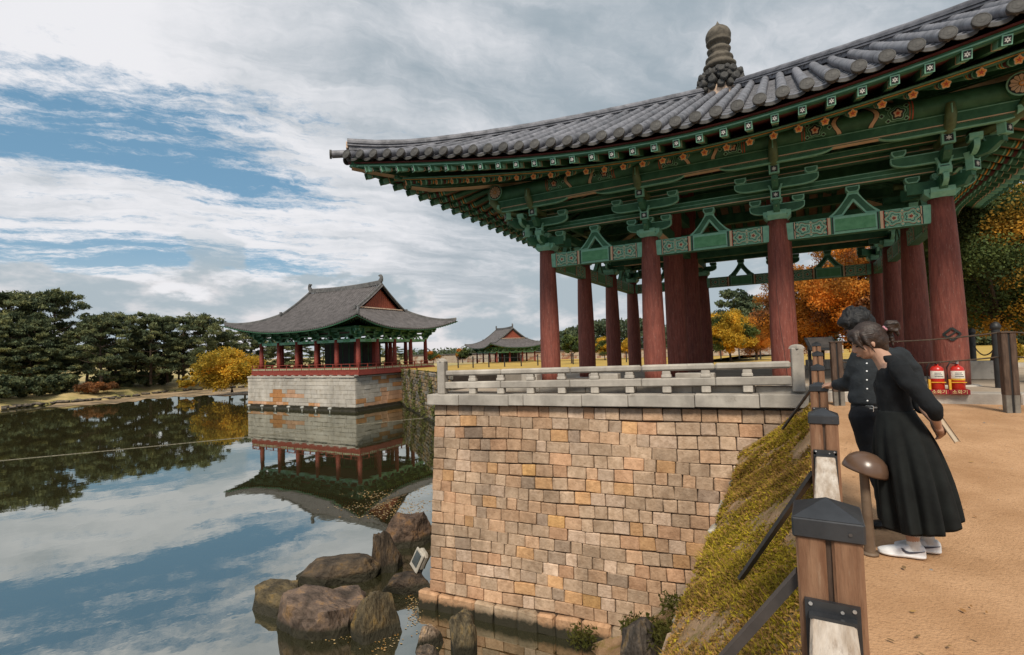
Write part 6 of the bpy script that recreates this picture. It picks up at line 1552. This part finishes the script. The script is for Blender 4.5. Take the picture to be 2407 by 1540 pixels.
# --- woman
def woman():
    O = Vector((.64, 4.35, 0)); J = lambda x, y, z: Vector((x, y, z))
    hM = head_M(J(.470, 4.35, 1.436), PI+.16, .38, 0)
    b = MB()
    # legs, torso, arms, neck: one body
    limb(b, [J(.640, 4.26, .06), J(.645, 4.27, .30), J(.63, 4.28, .47), J(.61, 4.27, .85)], [.034, .050, .055, .085]); limb(b, [J(.740, 4.41, .06), J(.735, 4.42, .30), J(.70, 4.42, .47), J(.64, 4.42, .85)], [.034, .050, .055, .085])
    b.tube([J(.66, 4.26, .035), J(.55, 4.26, .03)], [.03, .025], n=8); b.tube([J(.76, 4.41, .035), J(.65, 4.41, .03)], [.03, .025], n=8)
    loft(b, [(J(.625, 4.35, .78), .09, .13, 0), (J(.615, 4.35, .90), .095, .13, 0), (J(.605, 4.35, .97), .082, .11, 0), (J(.595, 4.35, 1.12), .085, .125, 0), (J(.60, 4.35, 1.22), .075, .14, 0), (J(.585, 4.35, 1.29), .05, .10, 0)])
    limb(b, [J(.585, 4.35, 1.25), J(.548, 4.35, 1.325), J(.505, 4.35, 1.39)], [.064, .056, .050])
    limb(b, [J(.62, 4.19, 1.245), J(.69, 4.14, 1.12), J(.765, 4.12, 1.0)], [.042, .036, .032]); limb(b, [J(.765, 4.12, 1.0), J(.785, 4.16, .93), J(.808, 4.23, .865)], [.031, .027, .021])
    limb(b, [J(.62, 4.51, 1.245), J(.70, 4.56, 1.12), J(.775, 4.57, 1.0)], [.042, .036, .032]); limb(b, [J(.775, 4.57, 1.0), J(.80, 4.50, .93), J(.822, 4.42, .88)], [.031, .027, .021])
    head(b, hM, 1.03)
    hand(b, J(.806, 4.225, .868), J(.035, .085, -.055), J(.6, 0, .6), J(-.7, .2, -.6), .92, .55)
    hand(b, J(.822, 4.42, .88), J(.01, -.07, -.06), J(.5, 0, .8), J(-.8, -.2, -.3), .92, .6)
    for v in range(len(b.v)): b.v[v] = tuple(Vector(b.v[v])-O)
    body = put('person', fuse(b, .0062, 'person', ['skin'], 4), loc=O, label='woman in black top and long black skirt, leaning forward with a book held behind her', cat='person')
    def add(bb, name, mats_, **k):
        for v in range(len(bb.v)): bb.v[v] = tuple(Vector(bb.v[v])-O)
        vx = k.pop('vox', 0)
        if vx: return put(name, fuse(bb, vx, name, mats_, **k), body)
        return bb.build(name, mats_, body)
    # top
    b = MB()
    loft(b, [(J(.608, 4.35, .925), .102, .135, 0), (J(.602, 4.35, 1.0), .098, .13, 0), (J(.592, 4.35, 1.12), .102, .142, 0), (J(.602, 4.35, 1.22), .088, .155, 0), (J(.607, 4.35, 1.285), .054, .115, 0), (J(.588, 4.35, 1.315), .056, .080, 0), (J(.572, 4.35, 1.338), .050, .062, 0)], caps=True)
    sph(b, J(.535, 4.31, 1.13), (.045, .05, .05)); sph(b, J(.535, 4.39, 1.13), (.045, .05, .05))
    for sy_ in (-1, 1):
        Y_ = lambda y: 4.35+sy_*y
        limb(b, [J(.615, Y_(.155), 1.250), J(.665, Y_(.195), 1.16), J(.725, Y_(.222), 1.07), J(.772, Y_(.228), .995)], [.062, .060, .054, .050]); limb(b, [J(.772, Y_(.228), .995), J(.782, Y_(.205), .955)], [.048, .043])
    limb(b, [J(.61, 4.24, 1.275), J(.605, 4.46, 1.275)], [.048, .048])
    add(b, 'top', ['knit'], vox=.0085, smooth=4, wob=.006, wsc=9.)
    # skirt with pleats
    b = MB(); b.sm = []; n = 120; rings = []
    spec = [(.965, .607, .106, .135, 0), (.93, .609, .112, .145, .0), (.85, .622, .142, .175, .02), (.74, .640, .168, .205, .05), (.60, .655, .182, .235, .09), (.45, .672, .195, .258, .12), (.30, .686, .197, .272, .15), (.16, .696, .199, .282, .175)]
    vs = []
    for j, (z, cx, rx, ry, am) in enumerate(spec):
        for k in range(n):
            g = 2*PI*k/n; pl_ = math.sin(9*g+1.3+.6*math.sin(2*g+j*.15))+.45*math.sin(17*g+2+j*.2)+.25*math.sin(5*g+j*.5)
            f = 1+am*.95*pl_; back = .5+.5*math.cos(g); zz_ = z+(.075*back*(j/7)**2)+(.012*pl_ if j == 7 else 0)
            vs.append(J(cx+rx*f*math.cos(g), 4.35+ry*f*math.sin(g), zz_))
    b.add(vs, [(j*n+k, (j+1)*n+k, (j+1)*n+(k+1) % n, j*n+(k+1) % n) for j in range(7) for k in range(n)], 0, True)
    sk = add(b, 'skirt', ['skirt_cloth']); so_ = sk.modifiers.new('s', 'SOLIDIFY'); so_.thickness = .006; ss_ = sk.modifiers.new('d', 'SUBSURF'); ss_.levels = 1; ss_.render_levels = 1
    # hair: cap, fringe, side strands, ponytail
    b = MB(); b.M = hM @ Matrix.Scale(1.03, 4)
    sph(b, (-.024, 0, .034), (.100, .086, .103), 22); sph(b, (-.045, 0, -.005), (.080, .080, .085), 18); sph(b, (-.058, 0, -.060), (.046, .058, .055), 14); sph(b, (.045, 0, .075), (.052, .062, .040), 14)
    for s2 in (-1, 1):
        limb(b, [(.055, s2*.045, .080), (.070, s2*.058, .035), (.062, s2*.066, -.01), (.050, s2*.067, -.045)], [.020, .018, .011, .004], 8); limb(b, [(.02, s2*.06, .06), (.024, s2*.076, .01), (.012, s2*.077, -.05), (.004, s2*.072, -.10)], [.020, .012, .006, .003], 8)
        limb(b, [(.080, s2*.008, .080), (.090, s2*.030, .050), (.080, s2*.052, .018)], [.013, .012, .006], 8)
    limb(b, [(-.09, 0, .03), (-.125, 0, .035)], [.040, .022], 10)
    b.M = None; add(b, 'hair', ['hair_brown'], vox=.0055, smooth=5, wob=.002, wsc=22.)
    b = MB(); b.M = hM @ Matrix.Scale(1.03, 4); b.tube([(-.120, 0, .036), (-.136, 0, .040)], .022, n=12, upv=(0, 1, 0)); b.M = None; add(b, 'hair_tie', ['pink'])
    b = MB(); b.M = hM @ Matrix.Scale(1.03, 4); limb(b, [(-.135, 0, .04), (-.165, 0, .055), (-.195, .01, .045), (-.205, 0, .01)], [.022, .034, .030, .012], 10); limb(b, [(-.14, 0, .035), (-.15, -.02, .0), (-.14, -.015, -.05), (-.125, -.01, -.09)], [.020, .018, .014, .005], 8); limb(b, [(-.15, .01, .03), (-.18, .015, .0), (-.175, .01, -.04)], [.018, .016, .006], 8)
    b.M = None; add(b, 'ponytail', ['hair_brown'], vox=.006, smooth=3, wob=.006, wsc=35.)
    face_bits(Matrix.Translation(-O) @ hM, 1.03, body)
    # shoes with a dark swoosh, socks
    b = MB(); shoe(b, (.700, 4.262), (.440, 4.252), -.002, .048, .088); shoe(b, (.808, 4.408), (.553, 4.400), -.002, .048, .088); sho = add(b, 'sneakers', ['shoe_white', 'sole']); 
    m_ = sho.modifiers.new('s', 'SUBSURF'); m_.levels = 1; m_.render_levels = 2
    for (hx, hy) in ((.700, 4.262), (.808, 4.408)):
        b = MB()
        # tick mark on the outer side: thick behind, thin towards the front, curling up to the heel
        pts = [(.62, .020), (.50, .024), (.36, .030), (.22, .046), (.04, .060), (.22, .036), (.34, .018), (.46, .012), (.56, .012)]
        q = [(hx-.252*a_, .022+c) for a_, c in [(.52, .040), (.49, .022), (.43, .012), (.35, .010), (.20, .018), (.02, .034), (.20, .027), (.34, .022), (.42, .026), (.47, .038)]]
        fn = lambda a_, c, d: Vector((a_, hy-.0445+d+max(0, (c-.03))*.22, c))
        b.prism(q[::-1], -.004, .006, fn, 0); add(b, 'shoe_mark', ['ink'])
    b = MB(); b.tube([J(.650, 4.26, .055), J(.642, 4.262, .10), J(.643, 4.265, .150)], [.043, .040, .043], n=16); b.tube([J(.752, 4.41, .055), J(.742, 4.412, .10), J(.74, 4.415, .165)], [.043, .040, .043], n=16); add(b, 'socks', ['sock'])
    # book held behind the back
    bk = empty('book', (.858, 4.285, .868), label='small notebook with cream page edges held behind the woman\'s back', cat='book'); bk.rotation_euler = Euler((.25, math.radians(62), .15))
    b2 = MB(); b2.cbox((0, 0, 0), (.185, .13, .024), .002); b2.build('pages', ['paper'], bk)
    for s2 in (-1, 1): b2 = MB(); b2.box((.002, 0, s2*.0145), (.192, .136, .003)); b2.build('cover', ['book_cover'], bk)
woman()

# --- man
def man():
    O = Vector((.60, 4.93, 0)); J = lambda x, y, z: Vector((x, y, z))
    hM = head_M(J(.482, 5.0, 1.575), PI+.42, .62, 0)
    b = MB()
    limb(b, [J(.600, 4.87, .07), J(.575, 4.88, .30), J(.525, 4.90, .50), J(.50, 4.94, .84)], [.042, .055, .062, .07]); limb(b, [J(.71, 4.97, .07), J(.69, 4.99, .30), J(.64, 5.0, .50), J(.59, 5.04, .88)], [.042, .055, .062, .09])
    loft(b, [(J(.54, 4.98, .82), .13, .09, .45), (J(.54, 4.985, .93), .12, .085, .4), (J(.555, 5.0, 1.05), .13, .09, .35), (J(.59, 5.02, 1.22), .16, .115, .33), (J(.615, 5.03, 1.32), .15, .10, .33), (J(.60, 5.03, 1.38), .09, .07, .3)])
    limb(b, [J(.60, 5.03, 1.35), J(.565, 5.025, 1.43), J(.53, 5.01, 1.50)], [.07, .058, .056])
    limb(b, [J(.475, 4.985, 1.315), J(.43, 5.02, 1.19), J(.415, 5.08, 1.085)], [.050, .045, .040]); limb(b, [J(.415, 5.08, 1.085), J(.365, 5.18, 1.075), J(.315, 5.29, 1.055)], [.038, .033, .026])
    limb(b, [J(.755, 5.08, 1.32), J(.84, 5.10, 1.19), J(.865, 5.09, 1.07)], [.050, .045, .040]); limb(b, [J(.865, 5.09, 1.07), J(.83, 5.03, .96), J(.78, 4.98, .90)], [.038, .033, .026])
    head(b, hM, 1.06)
    hand(b, J(.312, 5.292, 1.058), J(-.055, .05, -.010), J(-.6, -.7, 0), J(0, 0, -1), 1.0, .45)
    hand(b, J(.78, 4.98, .90), J(-.03, -.02, -.08), J(-.7, -.5, .2), J(.2, .6, 0), 1.0, .5)
    for v in range(len(b.v)): b.v[v] = tuple(Vector(b.v[v])-O)
    body = put('person', fuse(b, .0066, 'person', ['skin_man'], 4), loc=O, label='man in black shirt and trousers behind the woman, head bowed, hand on a fence post', cat='person')
    def add(bb, name, mats_, **k):
        for v in range(len(bb.v)): bb.v[v] = tuple(Vector(bb.v[v])-O)
        vx = k.pop('vox', 0)
        if vx: return put(name, fuse(bb, vx, name, mats_, **k), body)
        return bb.build(name, mats_, body)
    b = MB()
    loft(b, [(J(.545, 4.985, .915), .135, .105, .45), (J(.538, 4.985, .945), .165, .13, .42), (J(.548, 4.995, 1.02), .17, .13, .38), (J(.575, 5.01, 1.14), .172, .13, .35), (J(.60, 5.025, 1.25), .18, .132, .33), (J(.618, 5.035, 1.33), .165, .11, .33), (J(.605, 5.03, 1.385), .095, .078, .3)])
    limb(b, [J(.485, 4.985, 1.315), J(.440, 5.005, 1.21), J(.415, 5.065, 1.09)], [.070, .070, .066]); limb(b, [J(.415, 5.065, 1.09), J(.37, 5.16, 1.075), J(.327, 5.265, 1.058)], [.064, .060, .048])
    limb(b, [J(.755, 5.08, 1.32), J(.835, 5.10, 1.20), J(.862, 5.09, 1.07)], [.070, .068, .064]); limb(b, [J(.862, 5.09, 1.07), J(.835, 5.04, .98), J(.79, 4.99, .93)], [.060, .054, .042])
    sh = add(b, 'shirt', ['shirt_cloth'], vox=.0085, smooth=4, wob=.010, wsc=8.)
    b = MB(); loft(b, [(J(.592, 5.03, 1.375), .078, .072, .3), (J(.575, 5.025, 1.425), .070, .066, .3)], caps=False, n=20); col_ = add(b, 'collar', ['shirt_cloth']); col_.modifiers.new('s', 'SOLIDIFY').thickness = .008
    b = MB()
    limb(b, [J(.605, 4.872, .075), J(.580, 4.885, .30), J(.530, 4.905, .52), J(.49, 4.94, .84)], [.068, .078, .092, .118]); limb(b, [J(.715, 4.972, .075), J(.69, 4.99, .30), J(.645, 5.0, .52), J(.59, 5.03, .84)], [.068, .078, .092, .118])
    loft(b, [(J(.535, 4.98, .78), .155, .125, .45), (J(.54, 4.985, .86), .156, .126, .45), (J(.545, 4.985, .94), .152, .122, .45)])
    add(b, 'trousers', ['trouser'], vox=.0085, smooth=4, wob=.008, wsc=7.)
    b = MB(); loft(b, [(J(.545, 4.985, .888), .156, .126, .45), (J(.545, 4.985, .926), .154, .124, .45)], n=32, caps=False); bl_ = add(b, 'belt', ['leather']); bl_.modifiers.new('s', 'SOLIDIFY').thickness = .004
    b = MB(); b.M = hM @ Matrix.Scale(1.06, 4)
    sph(b, (-.018, 0, .034), (.108, .092, .100), 22); sph(b, (-.045, 0, -.012), (.080, .084, .082), 18); sph(b, (.055, 0, .080), (.056, .066, .042), 14)
    r_ = random.Random(6)
    for i in range(26):
        g = r_.uniform(0, 2*PI); p = r_.uniform(.15, 1.55); v = Vector((math.sin(p)*math.cos(g), math.sin(p)*math.sin(g), math.cos(p))); c = Vector((-.02, 0, .04))+Vector((v.x*.100, v.y*.088, v.z*.100)); t = Vector((.6, r_.uniform(-.6, .6), -.5))
        limb(b, [c, c+v*.006+t*.02, c+t*.055], [.016, .013, .004], 6)
    for s2 in (-1, 1): limb(b, [(.02, s2*.075, .04), (.024, s2*.082, -.01), (.018, s2*.080, -.04)], [.02, .014, .006], 8)
    b.M = None; add(b, 'hair', ['hair_black'], vox=.006, smooth=4, wob=.003, wsc=30.)
    face_bits(Matrix.Translation(-O) @ hM, 1.06, body, 'skin_man')
    b = MB(); b.M = hM @ Matrix.Scale(1.06, 4)
    for s2 in (-1, 1):
        for k in range(16): g0, g1 = 2*PI*k/16, 2*PI*(k+1)/16; b.tube([(.094, s2*.032+.024*math.cos(g0), -.004+.021*math.sin(g0)), (.094, s2*.032+.024*math.cos(g1), -.004+.021*math.sin(g1))], .0018, n=4, upv=(1, 0, 0))
        b.tube([(.092, s2*.056, .002), (.0, s2*.080, .0)], .0018, n=4)
    b.tube([(.096, -.010, .0), (.096, .010, .0)], .0018, n=4); b.M = None; add(b, 'glasses', ['ink'])
    b = MB(); shoe(b, (.668, 4.895), (.415, 4.80), 0, .047, .06); shoe(b, (.775, 4.985), (.525, 4.90), 0, .047, .06); so_ = add(b, 'shoes', ['leather']); so_.modifiers.new('s', 'SUBSURF').render_levels = 1
    # buttons and buckle set on the cloth
    from mathutils.bvhtree import BVHTree
    bv = BVHTree.FromPolygons([v.co+O for v in sh.data.vertices], [p.vertices[:] for p in sh.data.polygons])
    cm = Vector((0, 0, CAMZ)); b = MB()
    for (x, z) in ((.522, 1.325), (.517, 1.262), (.514, 1.20), (.511, 1.13), (.509, 1.06), (.506, .965)):
        d = (Vector((x, 4.9, z))-cm).normalized(); h_ = bv.ray_cast(cm, d)
        if h_[0] is not None: q = h_[1].to_track_quat('Z', 'Y').to_matrix(); b.M = Matrix.Translation(h_[0]) @ q.to_4x4(); b.lathe([(.0065, -.002), (.0065, .002), (.004, .003)], 12); b.M = None
    add(b, 'buttons', ['button'])
    b = MB(); n_ = Vector((-.35, -.93, 0)); R = Matrix((Vector((.93, -.35, 0)), Vector((.35, .93, 0)), Vector((0, 0, 1)))).transposed(); c = J(.5115, 4.856, .908)
    for off, sz in (((-.026, 0, 0), (.006, .006, .044)), ((.026, 0, 0), (.006, .006, .044)), ((0, 0, .021), (.056, .006, .005)), ((0, 0, -.021), (.056, .006, .005)), ((.004, -.002, 0), (.040, .005, .005))): b.cbox(c+R @ Vector(off), sz, .0015, 0, R)
    add(b, 'buckle', ['silver'])
man()
# ------------------------------------------------------------------ small litter on the path
def litter_path():
    rs = np.random.RandomState(31); V = []; F = []; T = []
    for i in range(900):
        y = rs.uniform(1.0, 11.2); x = rs.uniform(.1, 6.5); z = path_z(x, y)+.012*math.sin(x*2.1+y*1.3)*math.sin(y*.9); s_ = rs.uniform(.002, .008) if rs.uniform() < .93 else rs.uniform(.012, .022); n0 = len(V); a = rs.uniform(0, 6.3); h = s_*.5
        for k in range(5): g = a+k*2*PI/5; V.append((x+s_*math.cos(g)*rs.uniform(.7, 1.2), y+s_*math.sin(g)*rs.uniform(.7, 1.2), z-.001))
        V.append((x, y, z+h)); F.extend([(n0+k, n0+(k+1) % 5, n0+5) for k in range(5)]); v = rs.uniform(.5, 1.3); T.extend([(v, v*.95, v*.9)]*6)
    return fast_mesh('pebbles', V, F, ['stone_block'], np.array(T)*.4)
put('pebbles', litter_path(), kind='stuff', label='tiny pebbles and crumbs scattered on the sandy path', cat='pebbles')

def path_leaves():
    rs = np.random.RandomState(8); V = []; F = []; T = []
    for i in range(150):
        y = rs.uniform(1.2, 11.2); x = rs.choice([rs.uniform(.08, .7)+.034*y, rs.uniform(.1, 6)]); z = path_z(x, y)+.014; s_ = rs.uniform(.010, .024); a = rs.uniform(0, 6.3); n0 = len(V); tl = rs.normal(0, .35, 2)
        for q, w in ((-1, 0), (-.3, .45), (.5, .38), (1.1, 0), (.5, -.38), (-.3, -.45)):
            dx = q*math.cos(a)-w*math.sin(a); dy = q*math.sin(a)+w*math.cos(a); V.append((x+s_*dx, y+s_*dy, z+s_*(tl[0]*dx+tl[1]*dy)*.5+.002))
        F.extend([(n0, n0+1, n0+5), (n0+1, n0+2, n0+5), (n0+2, n0+4, n0+5), (n0+2, n0+3, n0+4)]); T.extend([[(1, .8, .5), (.7, .45, .25), (.5, .4, .3)][rs.choice(3)]]*6)
    return fast_mesh('dry_leaves', V, F, ['leaf_litter'], np.array(T)*1.1)
put('dry_leaves', path_leaves(), kind='stuff', label='few dry brown leaves lying on the sandy path', cat='leaves')
# ------------------------------------------------------------------ clean-up
for o in list(bpy.data.objects):
    pass
